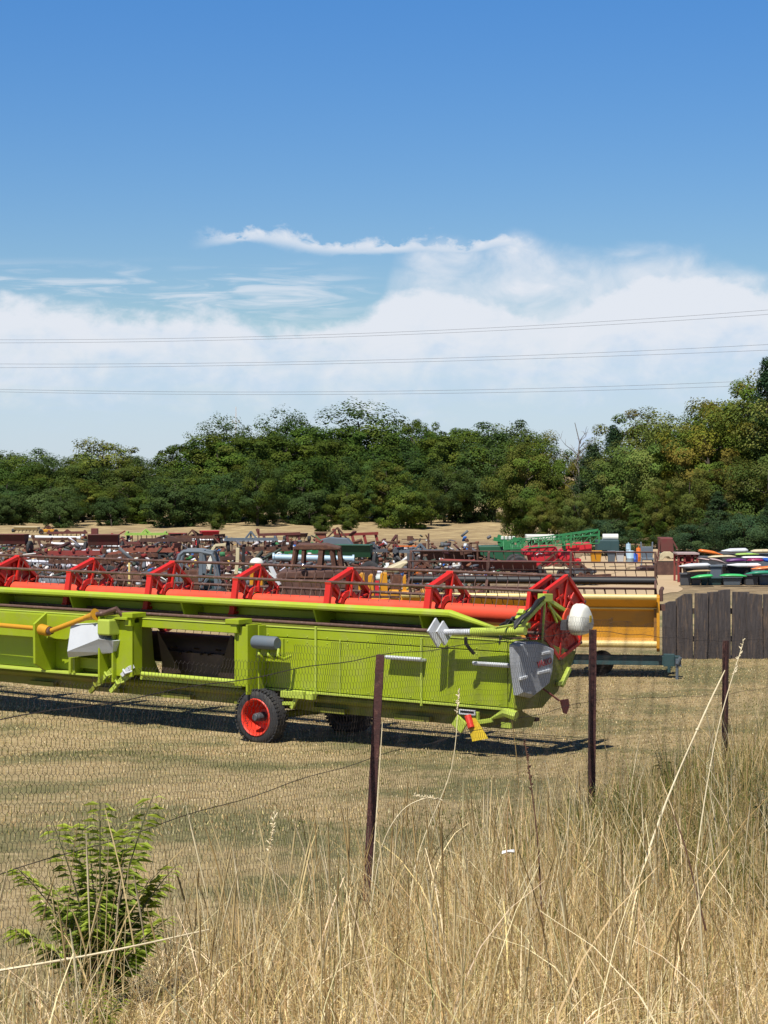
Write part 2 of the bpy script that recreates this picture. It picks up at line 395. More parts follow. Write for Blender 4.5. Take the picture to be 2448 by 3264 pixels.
bp = _n(nt2, 'ShaderNodeBump'); bp.inputs['Strength'].default_value = .7; bp.inputs['Distance'].default_value = .05; l2(gn(22, 6, .7), bp.inputs['Height']); l2(bp.outputs[0], P.inputs['Normal'])
go = mesh_np('ground', np.stack([gx, gy, gz], -1).reshape(-1, 3), Fq, gm, smooth=True); go['kind'] = 'structure'
go['label'] = 'dry mown ground of the machinery yard'
# tan dirt lane
M['lane'] = mat('lane', (.50, .365, .215), (.38, .27, .15), .5, 1.3, .95, third=(.30, .24, .13), third_scale=.6, third_lo=.56, third_hi=.75, bump=.3, bscale=12)
b = MB(); pts = []
pl = [(1790, 53), (1990, 52), (2170, 54.5), (2172, 62), (2180, 70), (2190, 80), (2120, 86), (1990, 84), (1860, 80), (1780, 68), (1740, 60)]
ring = []
for i, (px, Y) in enumerate(pl):
    q = pl[(i + 1) % len(pl)]
    for t in np.linspace(0, 1, 7, endpoint=False):
        xx = xat(px + (q[0] - px) * t, Y + (q[1] - Y) * t); yy = Y + (q[1] - Y) * t
        ring.append((xx + random.uniform(-.12, .12), yy + random.uniform(-.3, .3)))
cx_ = sum(p[0] for p in ring) / len(ring); cy_ = sum(p[1] for p in ring) / len(ring)
rings = [[(cx_ + (p[0] - cx_) * s, cy_ + (p[1] - cy_) * s) for p in ring] for s in (1, .8, .6, .4, .2, .03)]
rings = [[Vector((x, y, float(zt(x, y)) + .012)) for x, y in r_] for r_ in rings]
b.loft(rings, cap=False); lo_ = b.build('dirt_lane', 'lane', smooth=60, kind='structure'); lo_['label'] = 'bare tan dirt lane behind the yellow header'

# ================================================================ lime combine header
U0, V0 = -16.0, 18.6
hdr = empty('combine_header', (CT * U0 + ST * V0, -ST * U0 + CT * V0, 0), 'long lime green combine header with red reel standing on red-rimmed transport wheels', 'combine header', rz=-math.atan2(ST, CT))
def HB(): return MB((U0, V0, 0))
UL, UE = -23.0, -11.9
vW = 18.3
ux = lambda x, cc, v=vW: hp(*cc(x, 600), v)[0]
uA, uB, uC, uD = ux(850, c1), ux(1055, c1), ux(400, c2), ux(548, c2)
uS1, uS2, uS3 = ux(970, c2), ux(1150, c2), ux(228, c3)
zT, zS, zB = 1.447, 1.325, .70
def panel(b, u0, u1, z0, z1, v=vW, t=.03): b.bx((u0 + .006, v, z0 + .005), (u1 - .006, v + t, z1 - .005))
b = HB()
uP0 = ux(360, c1); uP1 = ux(515, c1)
panel(b, UL, uA, 1.12, zT, 18.14, .16)                       # proud upper beam on the left
panel(b, UL, uA, zB, 1.13, vW)
panel(b, uB - .02, uC + .02, 1.335, zT)                       # over the feed opening
for u0, u1 in ((uD, uS1), (uS1, uS2), (uS2, uS3), (uS3, UE - .09), (UE - .09, UE)):
    panel(b, u0, u1, zB, zS); 
for u0, u1 in ((uD, uS1), (uS1, UE - .09), (UE - .09, UE)):
    panel(b, u0, u1, zS, zT)
rw = b.build('rear_wall', 'lime_paint', hdr, bevel=.006)
b = HB()                                                      # flanges, ribs standing proud
b.bx((UL, vW - .008, zT), (UE, vW + .30, zT + .012))
b.bx((UL, 18.12, zB - .03), (uA, vW + .02, zB - .004)); b.bx((uD, vW - .02, zB - .03), (UE, vW + .1, zB - .004))
for u in (uS1, uS3): b.bx((u - .012, vW - .03, zB - .06), (u + .012, vW - .002, zT + .04 if u == uS1 else zT - .02))
b.bx((uS2 - .008, vW - .014, zB), (uS2 + .008, vW - .002, zS + .02))
for z_ in (zB + .035, zS + .03, zS - .04):
    u = uD + .12
    while u < UE - .1: b.tube([(u, vW - .008, z_), (u, vW + .002, z_)], .009, 6); u += .31
b.build('wall_flange', 'lime_pale', hdr, bevel=.004)
# belly and trough
prof = [(18.345, 1.46), (18.345, .715), (18.50, .665), (18.50, .43), (18.98, .41), (19.06, .50), (18.80, .60), (18.62, .9), (18.56, 1.46)]
prof2 = [(18.345, .715), (18.50, .665), (18.50, .43), (18.98, .41), (19.06, .50), (18.80, .60), (18.62, .70)]
prof3 = [(18.36, 1.34), (18.36, 1.46), (18.56, 1.46), (18.58, 1.34)]
fn = lambda a, c, d: (d, a, c)
b = HB(); b.prism(prof, fn, UL, uB - .05); uX = hp(*c3(880, 1300), 18.5)[0]; b.prism(prof, fn, uC + .05, uX); b.prism([(18.345, 1.44), (18.345, .70), (18.6, .665), (18.92, .65), (19.08, .74), (18.8, .76), (18.62, .9), (18.56, 1.44)], fn, uX + .002, UE - .02); b.prism(prof2, fn, uB - .045, uC + .045); b.prism(prof3, fn, uB - .045, uC + .045)
b.build('trough', 'lime_dull', hdr)
b = HB(); b.tube([(UL, 18.44, .60), (uX, 18.44, .60)], .05, 10)
for k in range(8):
    u = UL + .6 + k * 1.25; b.bx((u, 18.40, .44), (u + .5, 18.47, .50))
b.build('lower_beam', 'lime_dull', hdr)
b = HB()                                                      # auger behind the opening
b.tube([(UL, 19.0, 1.02), (UE - .1, 19.0, 1.02)], .20, 20)
for k in range(14):
    u = uB + .06 + k * (uC - uB - .1) / 13; b.tube([(u, 19.0 - .19, 1.02 + .03 * math.sin(k * 2)), (u, 19.0 - .30, 1.02 + .05 * math.sin(k * 2))], .012, 6)
for u in (uB + .12, uC - .35):
    s = 1 if u < uB + .2 else -1
    b.add([(u, 18.5, 1.30), (u + s * .32, 18.62, .74), (u, 18.62, .72), (u - s * .02, 18.52, 1.28)], [(0, 1, 2, 3)])
b.build('auger', 'interior', hdr, smooth=50)
b = HB(); b.bx((uB - .03, 18.75, .68), (uC + .03, 18.77, 1.0)); b.build('feed_plate', 'brown_steel', hdr)
b = HB()
b.tube([(uB + .05, vW - .01, .735), (uC - .02, vW - .01, .735)], .032, 10); b.bx((uB, vW + .01, .66), (uC, vW + .08, .715))
b.build('feed_sill', 'lime_pale', hdr, smooth=50)
# columns either side of the opening
b = HB()
uA2 = uA + (uB - uA) * .42
b.bx((uA, 18.03, .60), (uA + .03, vW + .02, 1.50)); b.bx((uA2 - .03, 18.10, .62), (uA2, vW, 1.44)); b.bx((uA2, 18.16, .70), (uB, 18.2, 1.42)); b.bx((uB - .02, 18.17, .72), (uB + .0, vW + .05, 1.40)); b.bx((uA + .03, 18.2, .62), (uA2 - .03, 18.23, 1.46))
b.bx((uA + .1, 18.08, 1.44), (uB - .02, 18.26, 1.475))
b.bx((uB - .16, 18.10, 1.47), (uB + .06, 18.36, 1.53)); b.bx((uB - .09, 18.12, 1.36), (uB + .01, 18.20, 1.47)); b.build('feed_frame', 'lime_paint', hdr, bevel=.006); b = HB()
b.bx((uC, 18.17, .70), (uC + .025, vW + .05, 1.36)); b.bx((uC + .02, 18.18, .70), (uD - .03, 18.21, 1.44)); b.bx((uD - .03, 18.05, .62), (uD, vW + .02, 1.48)); b.bx((uD + .07, 18.16, .66), (uD + .09, vW, 1.47))
for u in (uC + .02,):
    b.bx((u - .11, 18.10, 1.47), (u + .11, 18.36, 1.53)); b.bx((u - .04, 18.12, 1.36), (u + .06, 18.20, 1.47))
b.build('feed_frame', 'lime_paint', hdr, bevel=.006)
# hood
hs = [(18.485, 1.668), (18.458, 1.690), (18.458, 1.722), (18.480, 1.744), (18.51, 1.752), (18.96, 1.628), (18.985, 1.40), (18.965, 1.40), (18.945, 1.605), (18.53, 1.715), (18.51, 1.672)]
uH = hp(*c3(430, 500), 18.47)[0]
def squash(p, k): return (18.40 + (p[0] - 18.40) * (1 - .86 * k), 1.488 + (p[1] - 1.488) * (1 - .93 * k))
b = HB()
b.loft([[(u, a, c) for a, c in hs] for u in (UL, uH)], cap=True)
uHe = UE - .02
b.loft([[(uH + .001 + (uHe - uH) * k, *squash(p, k)) for p in hs] for k in (0, 1)], cap=True)
b.build('hood', 'lime_sunlit', hdr, smooth=40)
gus = [hp(*c1(520, 700), 18.5)[0], hp(*c1(1360, 720), 18.5)[0], hp(*c2(940, 560), 18.5)[0]]
gus = [gus[0] - 1.55] + gus + [gus[2] + 1.6]
for u in gus:
    b = HB(); b.prism([(18.50, 1.705), (18.93, 1.60), (18.93, 1.465), (18.60, 1.465)], fn, u - .012, u + .012); b.build('gusset', 'lime_paint', hdr)
b = HB(); b.tube([(UL, 18.47, 1.50), (uH + .3, 18.47, 1.50)], .021, 8); b.build('brown_pipe', 'tine_steel', hdr, smooth=50)
# reel
RV, RZ, RR = 19.3, 1.665, .465
reel = HB(); reel.tube([(UL, RV, RZ), (UE + .1, RV, RZ)], .107, 24); reel = reel.build('reel', 'reel_red', hdr, smooth=50)
ang = [R(11 + 60 * k) for k in range(6)]
def pol(r, a): return (RV + r * math.sin(a), RZ + r * math.cos(a))
starU = [-18.12 + 1.53 * (k - 2) for k in range(-1, 6)]
for k, u in enumerate(starU):
    b = HB()
    solid = k == 1
    for i, a in enumerate(ang):
        a2 = a + R(60)
        p, q = pol(RR, a), pol(RR, a2)
        b.bar((u, *p), (u, *q), .05, .085, (1, 0, 0))
        b.bar((u, *pol(.13, a)), (u, *pol(RR - .015, a)), .03, .105 if i == 0 else .07, (1, 0, 0))
        m_ = a + R(30)
        b.bar((u, *pol(.125, m_ - R(22))), (u, *pol(RR * .80, a + R(9))), .05, .02, (1, 0, 0))
        b.bar((u, *pol(.125, m_ + R(22))), (u, *pol(RR * .80, a2 - R(9))), .05, .02, (1, 0, 0))
        b.tube([(u - .05, *pol(RR, a)), (u + .05, *pol(RR, a))], .035, 8)
    for j in range(14):
        w = 2 * math.pi * j / 14; w2 = 2 * math.pi * (j + 1) / 14
        b.bar((u, *pol(.165, w)), (u, *pol(.165, w2)), .07, .09, (1, 0, 0))
    if solid:
        for i, a in enumerate(ang): b.add([(u - .02, RV, RZ), (u - .02, *pol(RR, a)), (u - .02, *pol(RR, a + R(60)))], [(0, 1, 2)])
    b.build('reel_spider', 'red_paint', reel, bevel=.004)
for u, s in ((UE - .22, .98), (UE + .0, 1.0)):
    b = HB(); hexa = [pol(RR * s * 1.04, a) for a in ang]
    b.prism(hexa, fn, u, u + .012)
    for i, a in enumerate(ang):
        b.bar((u + .02, *pol(.12, a)), (u + .02, *pol(RR * .98, a)), .035, .03, (1, 0, 0))
        b.bar((u + .016, *hexa[i]), (u + .016, *hexa[(i + 1) % 6]), .045, .05, (1, 0, 0))
        b.bar((u + .02, *pol(.26, a + R(12))), (u + .02, *pol(.26, a + R(48))), .03, .025, (1, 0, 0))
        b.bar((u + .02, *pol(.12, a + R(30))), (u + .02, *pol(.36, a + R(30))), .03, .025, (1, 0, 0))
    b.build('reel_end_plate', 'red_paint', reel, bevel=.004)
for a in ang:
    b = HB(); p = pol(RR + .02, a)
    b.tube([(UL, *p), (UE + .05, *p)], .019, 8)
    u = UL + .05
    while u < UE:
        b.tube([(u, p[0], p[1]), (u, p[0] + .03, p[1] - .07), (u, p[0] - .02, p[1] - .21)], .0055, 4, cap=False); u += .155
    b.build('tine_bar', 'tine_steel', reel)
# wheels
def wheel(u, v, rad=.345, w=.23, side=-1, hubm='dark_grey', rimm='rim_red'):
    hub = HB(); hub.lathe([(.035, -.13), (.05, -.11), (.055, -.02), (.06, .1)], (u, v, rad), (0, side * -1, 0) if side < 0 else (0, -1, 0), 16)
    for k in range(6):
        t = 2 * math.pi * k / 6; hub.tube([(u + .045 * math.cos(t), v + .02, rad + .045 * math.sin(t)), (u + .045 * math.cos(t), v - .07, rad + .045 * math.sin(t))], .010, 6)
    hub = hub.build('wheel', hubm, hdr, smooth=40)
    t = HB(); h = w / 2
    t.lathe([(.20, -h + .03), (.215, -h + .01), (.27, -h), (.315, -h + .02), (.338, -h + .05), (rad, -.04), (rad, .04), (.338, h - .05), (.315, h - .02), (.27, h), (.215, h - .01), (.20, h - .03), (.19, 0), (.20, -h + .03)], (u, v, rad), (0, 1, 0), 48, False)
    for k in range(44):
        a = 2 * math.pi * k / 44
        for s in (-1, 1):
            m_ = Matrix.Rotation(a + s * .04, 3, 'Y')
            t.box(Vector((u, v + s * .055, rad)) + m_ @ Vector((0, 0, rad - .0065)), (.03, .085, .016), m_)
    t.build('tyre', 'tyre', hub, smooth=40)
    rm = HB(); rm.lathe([(.03, .045), (.09, .05), (.12, .092), (.165, .085), (.180, .05), (.192, -.02), (.200, -h + .03), (.208, -h + .004), (.224, -h - .006), (.232, -h + .005), (.226, -h + .03), (.205, .0), (.20, .1), (.21, h)], (u, v, rad), (0, 1, 0), 40)
    for k in range(8):
        a = 2 * math.pi * k / 8; rm.box((u + .145 * math.cos(a), v + .086, rad + .145 * math.sin(a)), (.03, .01, .03))
    rm.build('rim', rimm, hub, smooth=40)
wheel(-15.55, 18.22); wheel(-15.27, 19.62, hubm='rim_red', rimm='dark_grey')
b = HB(); b.tube([(-15.55, 18.3, .345), (-15.27, 19.55, .345)], .045, 10); b.bx((-15.62, 18.42, .33), (-15.48, 18.56, .70)); b.bx((-15.34, 19.25, .33), (-15.2, 19.4, .5)); b.bx((-15.5, 18.45, .5), (-14.9, 18.6, .62)); b.build('axle', 'lime_dull', hdr)
# yellow drive shaft
P1 = hp(0, c1(0, 848)[1], 18.02); P2 = hp(*c1(300, 862), 18.02)
b = HB(); b.tube([(UL, 18.02, 1.31), (P2[0], 18.02, P2[1])], .032, 12); 
Q0 = hp(*c1(350, 880), 18.0); Q1 = hp(*c1(690, 765), 18.02)
b.tube([(P2[0] + .02, 18.02, P2[1]), (P2[0] + .05, 18.0, P2[1] - .005), (Q0[0] + .05, 18.0, Q0[1])], [.05, .075, .068], 14)
b.tube([(Q0[0] + .1, 18.0, Q0[1] + .01), (Q1[0] - .1, 18.02, Q1[1] - .03)], .035, 12)
b.tube([(Q1[0] - .12, 18.02, Q1[1] - .035), (Q1[0] + .02, 18.02, Q1[1]), (Q1[0] + .08, 18.02, Q1[1] + .02)], [.036, .05, .082], 14)
b.build('drive_shaft', 'amber_plastic', hdr, smooth=40)
b = HB(); b.tube([(Q0[0] + .04, 18.0, Q0[1]), (Q0[0] + .10, 18.0, Q0[1] + .012)], .052, 12); b.build('shaft_joint', 'tine_steel', hdr, smooth=40); b = HB(); b.tube([(Q1[0] + .08, 18.04, Q1[1] + .02), (Q1[0] + .35, 18.1, Q1[1] + .06)], .035, 10); b.tube([(Q1[0] + .2, 18.04, Q1[1] + .04), (Q1[0] + .42, 18.06, Q1[1] + .11), (Q1[0] + .46, 18.12, Q1[1] + .02)], .03, 8); b.build('shaft_joint', 'tine_steel', hdr, smooth=40)
uK = ux(330, c1, 18.1)
b = HB(); b.prism([(18.14, 1.47), (17.92, 1.33), (17.93, .80), (18.1, .70), (18.3, .70), (18.3, 1.1), (18.14, 1.14)], fn, uK - .02, uK + .02); b.build('shaft_bracket', 'lime_paint', hdr, bevel=.004)
# grey gearbox cover
f_ = lambda x, y, v: (hp(*c1(x, y), v)[0], v, hp(*c1(x, y), v)[1])
b = HB()
fr = [f_(535, 840, 18.02), f_(745, 830, 18.02), f_(745, 940, 17.98), f_(858, 955, 18.04), f_(850, 1045, 18.1), f_(515, 1080, 18.02), f_(508, 1035, 17.95)]
bk = [(p[0], 18.28, p[2] + (.04 if i < 3 else .0)) for i, p in enumerate(fr)]
b.add(fr + bk, [(0, 1, 2, 6), (6, 2, 3), (6, 3, 4, 5)] + [(i, (i + 1) % 7, (i + 1) % 7 + 7, i + 7) for i in range(7)])
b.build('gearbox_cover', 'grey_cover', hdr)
b = HB(); p, q = f_(745, 790, 18.0), f_(835, 915, 18.0)
b.bx((p[0], 17.97, q[2]), (q[0], 18.2, p[2])); b.build('gearbox', 'lime_pale', hdr, bevel=.02)
b = HB()                                                       # lower legs under the gearbox
for x in (525, 556): p = f_(x, 1080, 18.12); q = f_(x + 12, 1200, 18.12); b.bx((p[0], 18.1, q[2]), (q[0] + .01, 18.26, p[2]))
p, q = f_(575, 1075, 18.2), f_(860, 1180, 18.2); b.bx((p[0], 18.2, q[2]), (q[0], 18.3, p[2]))
b.build('gearbox_stand', 'lime_paint', hdr, bevel=.004)
def hook(x, y, m='lime_pale', s=1.):
    b = HB(); p = f_(x, y, 18.15)
    b.bar((p[0] - .10 * s, 18.12, p[2] - .13 * s), (p[0] + .05 * s, 18.15, p[2] + .02 * s), .05, .05); b.bar((p[0] + .05 * s, 18.15, p[2] + .02 * s), (p[0] + .12 * s, 18.2, p[2] + .08 * s), .04, .09 * s)
    b.tube([(p[0] - .02, 18.1, p[2]), (p[0] + .06, 18.06, p[2] - .04), (p[0] + .12, 18.12, p[2] - .01)], .014, 6)
    b.build('lock_hook', m, hdr, smooth=30)
hook(735, 1270, 'lime_dull'); hook(900, 1250, 'lime_pale', 1.2); hook(820, 1190, 'lime_pale', .7); hook(960, 1170, 'silver', .6)
b = HB(); p = hp(*c2(735, 1120), 18.3); b.bx((p[0], 18.2, p[1] - .03), (p[0] + .5, 18.28, p[1] + .05)); b.bx((p[0] + .22, 18.15, p[1] - .02), (p[0] + .4, 18.2, p[1] + .07))
p = hp(*c2(790, 1190), 18.2); b.bar((p[0] - .15, 18.2, p[1] - .01), (p[0] + .0, 18.2, p[1]), .05, .04); b.bar((p[0] - .02, 18.2, p[1] - .06), (p[0] + .08, 18.2, p[1] + .1), .04, .05); b.build('wheel_lock', 'lime_pale', hdr, bevel=.005)
# canister
p, q = hp(*c2(502, 728), 18.05), hp(*c2(682, 732), 18.05)
b = HB(); b.lathe([(.05, 0), (.078, .015), (.082, .05), (.082, q[0] - p[0] - .03), (.07, q[0] - p[0])], (p[0], 18.03, (p[1] + q[1]) / 2), (1, 0, 0), 20); b.build('document_tube', 'slate_grey', hdr, smooth=40)
b = HB(); zz = (p[1] + q[1]) / 2
for k in range(3):
    u = p[0] + .08 + k * .15; b.tube([(u, 18.05, zz - .07), (u + .03, 18.0, zz - .15), (u + .06, 18.06, zz - .19), (u + .07, 18.2, zz - .16)], .02, 7)
b.bx((p[0] - .02, 18.1, zz - .2), (q[0] + .03, 18.13, zz + .05)); b.build('valve_block', 'lime_paint', hdr, smooth=40)
# handrails
for (xa, ya, xb, yb) in ((c2(1480, 840) + c3(210, 858)), (c3(600, 886) + c3(875, 902))):
    p, q = hp(xa, ya, 18.17), hp(xb, yb, 18.17)
    b = HB(); b.bx((p[0], 18.2, p[1] - .025), (q[0], vW - .003, p[1] - .002)); b.tube([(p[0], 18.2, p[1]), (q[0], 18.2, q[1])], .02, 8); b.build('step_rail', 'silver', hdr, smooth=40)
# telescopic prop
p, q, s_ = hp(1408, 2016, 18.02), hp(1496, 2015, 18.02), hp(1662, 2013, 18.02)
b = HB(); b.tube([(q[0] - .01, 18.08, q[1]), (s_[0], 18.10, s_[1])], .045, 14); b.build('prop_sleeve', 'lime_pale', hdr, smooth=40)
b = HB(); b.tube([(p[0], 18.08, p[1]), (q[0], 18.08, q[1])], .034, 14)
for du, w in ((-.10, .24), (.0, .20)):
    m_ = Matrix.Rotation(R(-12), 3, 'Y') @ Matrix.Rotation(R(35), 3, 'X')
    b.box((p[0] + du, 18.06, p[1] - .01), (.025, w, w), m_)
b.build('prop_rod', 'silver', hdr, smooth=40)
E = lambda x, y, u=UE + .06: (u, *ep(x, y, u))
b = HB(); p = hp(*c3(575, 690), 18.05); q = hp(*c3(610, 815), 18.1); b.tube([(p[0], 18.0, p[1]), (p[0] - .01, 18.02, p[1] - .07), (q[0] - .02, 18.06, q[1] + .06), (q[0], 18.12, q[1])], .02, 8); b.build('hydraulic_hose', 'black', hdr, smooth=60)
for k in range(4):
    b = HB(); o_ = .035 * k - .05; b.tube([E(1640, 1985 + 6 * k, UE + .10 + o_), E(1664, 1966 + 2 * k, UE + .16 + o_), E(1692, 1950, UE + .14 + o_), E(1712, 1925 - 3 * k, UE + .12 + o_), E(1734, 1904, UE + .1 + o_)], .02, 7); b.build('hydraulic_hose', 'black', hdr, smooth=60)
b = HB()
for k in range(6):
    r1 = ep(1640 + 12 * k, 1985 - 8 * k, UE); b.tube([(UE - .2, 18.3, 1.42 + .04 * k), (UE - .1 + .02 * k, r1[0], r1[1] + .03), (UE - .02, r1[0] + .25, r1[1] - .02 + .03 * k)], .013, 6)
b.build('hydraulic_hose', 'black', hdr, smooth=60)
b = HB()
for k in range(9):
    r1 = ep(1650 + random.uniform(0, 50), 1950 + random.uniform(0, 60), UE + .02); b.box((UE - random.uniform(0, .1), r1[0], r1[1]), (.07, .06, .05), Matrix.Rotation(random.uniform(0, 3), 3, 'X'))
b.build('hydraulic_fitting', 'lime_pale', hdr, bevel=.006)
# end of the header
fe = lambda a, c, d: (d, a, c)
b = HB(); b.prism([(18.3, .70), (18.3, 1.46), (18.8, 1.44)] + [ep(*c3(x, y), UE) for x, y in ((1240, 765), (1375, 795), (1340, 900), (1255, 1050), (1235, 1100), (1105, 1215), (950, 1240))], fe, UE - .01, UE + .03); b.build('end_panel', 'lime_dull', hdr, bevel=.006)
cov = [(1646, 2056), (1664, 2046), (1722, 2046), (1750, 2056), (1774, 2068), (1768, 2140), (1757, 2183), (1703, 2226), (1660, 2217), (1649, 2120)]
uC1 = UE + .13
cp = [ep(x, y, uC1) for x, y in cov]; ccx = sum(p[0] for p in cp) / len(cp); ccz = sum(p[1] for p in cp) / len(cp)
ins = [(ccx + (p[0] - ccx) * .86, ccz + (p[1] - ccz) * .90) for p in cp]
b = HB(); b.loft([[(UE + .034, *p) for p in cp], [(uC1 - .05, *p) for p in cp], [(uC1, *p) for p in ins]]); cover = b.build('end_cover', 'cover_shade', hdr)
for (x0, y0, x1, y1) in ((1715, 2146, 1753, 2136), (1658, 2164, 1680, 2157), (1728, 2084, 1754, 2078)):
    b = HB(); p, q = ep(x0, y0, uC1 + .01), ep(x1, y1, uC1 + .01); b.bar((uC1 + .006, *p), (uC1 + .006, *q), .035, .03)
    b.build('cover_grip', 'silver', cover, bevel=.004)
def text(s, size, m, parent, origin, xdir, ydir, depth=.003, name='lettering'):
    cu = bpy.data.curves.new(name, 'FONT'); cu.body = s; cu.size = size; cu.extrude = depth; cu.align_x = 'LEFT'
    t = bpy.data.objects.new('tmp', cu); COL.objects.link(t)
    me = bpy.data.meshes.new_from_object(t.evaluated_get(bpy.context.evaluated_depsgraph_get()))
    bpy.data.objects.remove(t)
    x = Vector(xdir).normalized(); y = Vector(ydir).normalized(); z = x.cross(y)
    me.transform(Matrix((x, y, z)).transposed().to_4x4()); me.transform(Matrix.Translation(origin))
    me.materials.clear(); me.materials.append(M[m]); o = bpy.data.objects.new(name, me); COL.objects.link(o); o.parent = parent
    return o
p = ep(1713, 2130, uC1 + .008)
text('VARIO', .105, 'lettering_red', cover, (uC1 + .004 - U0, p[0] - V0, p[1]), (0, 1, .10), (0, 0, 1)).data.transform(Matrix.Identity(4))
# lift arm to the reel
b = HB()
b.bar(E(1646, 2004), E(1738, 1905), .05, .075, (1, 0, 0)); b.bar(E(1736, 1906), E(1822, 1962), .045, .06, (1, 0, 0)); b.bar(E(1748, 1930), E(1800, 1990), .03, .03, (1, 0, 0)); b.bar(E(1724, 1905), E(1752, 1905), .09, .09, (1, 0, 0)); b.bar(E(1738, 1900), E(1728, 2045), .022, .022); b.bar(E(1745, 1912), E(1776, 1985), .022, .03)
b.bar(E(1646, 1990), E(1578, 2002), .025, .025); b.build('lift_arm', 'lime_pale', hdr, bevel=.006)
b = HB()                                                        # cap on the reel drive
def rr(s, k=18):
    out = []
    for j in range(k):
        t = 2 * math.pi * j / k; r = .17 * (1 + .10 * math.cos(3 * t + .3)) * s
        out.append((RV + r * math.sin(t), RZ - .03 + 1.06 * r * math.cos(t)))
    return out
b.loft([[(UE + .18, *p) for p in rr(.9)], [(UE + .20, *p) for p in rr(1.)], [(UE + .29, *p) for p in rr(1.)], [(UE + .33, *p) for p in rr(.93)], [(UE + .35, *p) for p in rr(.78)]])
cap = b.build('drive_cap', 'white_plastic', hdr, smooth=60)
b = HB(); b.bx((UE + .3501, RV + .045, RZ - .05), (UE + .353, RV + .09, RZ + .03)); b.build('warning_sticker', 'sticker', cap)
b = HB(); b.tube([(UE + .05, RV, RZ - .02), (UE + .2, RV, RZ - .02)], .05, 12); b.bx((UE + .06, RV - .12, RZ - .14), (UE + .14, RV - .02, RZ - .02)); b.build('drive_motor', 'dark_grey', hdr, smooth=40)
# rear bits at the right end
g_ = lambda x, y, v: (hp(*c3(x, y), v)[0], v, hp(*c3(x, y), v)[1])
b = HB(); p = g_(512, 1232, 18.2); q = g_(632, 1280, 18.2)
b.bx((p[0], 18.18, q[2]), (q[0], 18.2, q[2] + .015)); b.bx((p[0], 18.18, p[2] - .012), (q[0], 18.2, p[2])); b.bx((p[0], 18.181, q[2] + .015), (p[0] + .015, 18.199, p[2] - .012)); b.bx((q[0] - .015, 18.181, q[2] + .015), (q[0], 18.199, p[2] - .012)); b.build('plate_holder', 'silver', hdr)
b = HB(); b.bx((p[0] + .016, 18.186, q[2] + .016), (q[0] - .016, 18.196, p[2] - .013)); b.build('number_plate', 'black', hdr)
A_, B_, C_, D_ = g_(560, 1300, 18.15), g_(625, 1300, 18.15), g_(722, 1455, 18.08), g_(605, 1478, 18.08)
b = HB(); b.add([A_, B_, C_, D_] + [(x[0], x[1] + .012, x[2]) for x in (A_, B_, C_, D_)], [(0, 1, 2, 3), (4, 7, 6, 5), (0, 4, 5, 1), (1, 5, 6, 2), (2, 6, 7, 3), (3, 7, 4, 0)]); b.build('warning_board', 'sticker', hdr)
b = HB(); p = g_(588, 1330, 18.12); b.tube([(p[0] - .03, 18.12, p[2] + .07), (p[0] + .03, 18.1, p[2] - .06)], .04, 12); b.build('tail_light', 'rim_red', hdr, smooth=40)
b = HB(); p = g_(510, 1345, 18.18); b.box(p, (.16, .03, .14), Matrix.Rotation(R(35), 3, 'Y')); p = g_(690, 1330, 18.2); b.bar((p[0] - .12, 18.2, p[2] - .02), (p[0] + .12, 18.2, p[2] + .03), .04, .05); p = g_(600, 1290, 18.24); b.bx((p[0] + .02, 18.22, p[2] - .1), (p[0] + .1, 18.26, p[2] + .06)); b.build('light_bracket', 'lime_pale', hdr, bevel=.005)
b = HB(); p = g_(850, 1280, 18.2); b.tube([(p[0] - .18, 18.2, p[2] - .05), (p[0] + .0, 18.2, p[2] + .03), (p[0] + .14, 18.22, p[2] + .0)], [.012, .05, .06], 8); b.bx((p[0] - .05, 18.2, p[2] - .14), (p[0] + .08, 18.24, p[2] - .08)); b.build('tow_pin', 'lime_pale', hdr, smooth=40)
b = HB(); b.prism([ep(*c3(1265, 1165), UE + .2), ep(*c3(1325, 1155), UE + .2), ep(*c3(1332, 1210), UE + .2), ep(*c3(1312, 1270), UE + .2), ep(*c3(1290, 1262), UE + .2)], fe, UE + .2, UE + .215)
r1 = ep(*c3(1268, 1170), UE + .2); b.tube([(UE + .19, *r1), (UE + .1, r1[0] - .1, r1[1] + .1), (UE, r1[0] - .2, r1[1] + .2)], .012, 6); b.build('reflector_flag', 'maroon', hdr)
b = HB(); b.bar(E(1815, 2130), E(1788, 2186), .05, .05, (1, 0, 0)); b.bar(E(1776, 2180), E(1800, 2174), .05, .04, (1, 0, 0)); b.build('knife_drive', 'lime_pale', hdr, bevel=.005)
b = HB(); b.bx((UL, 19.065, .46), (uX, 19.15, .50)); b.build('knife_bar', 'rust_brown', hdr)
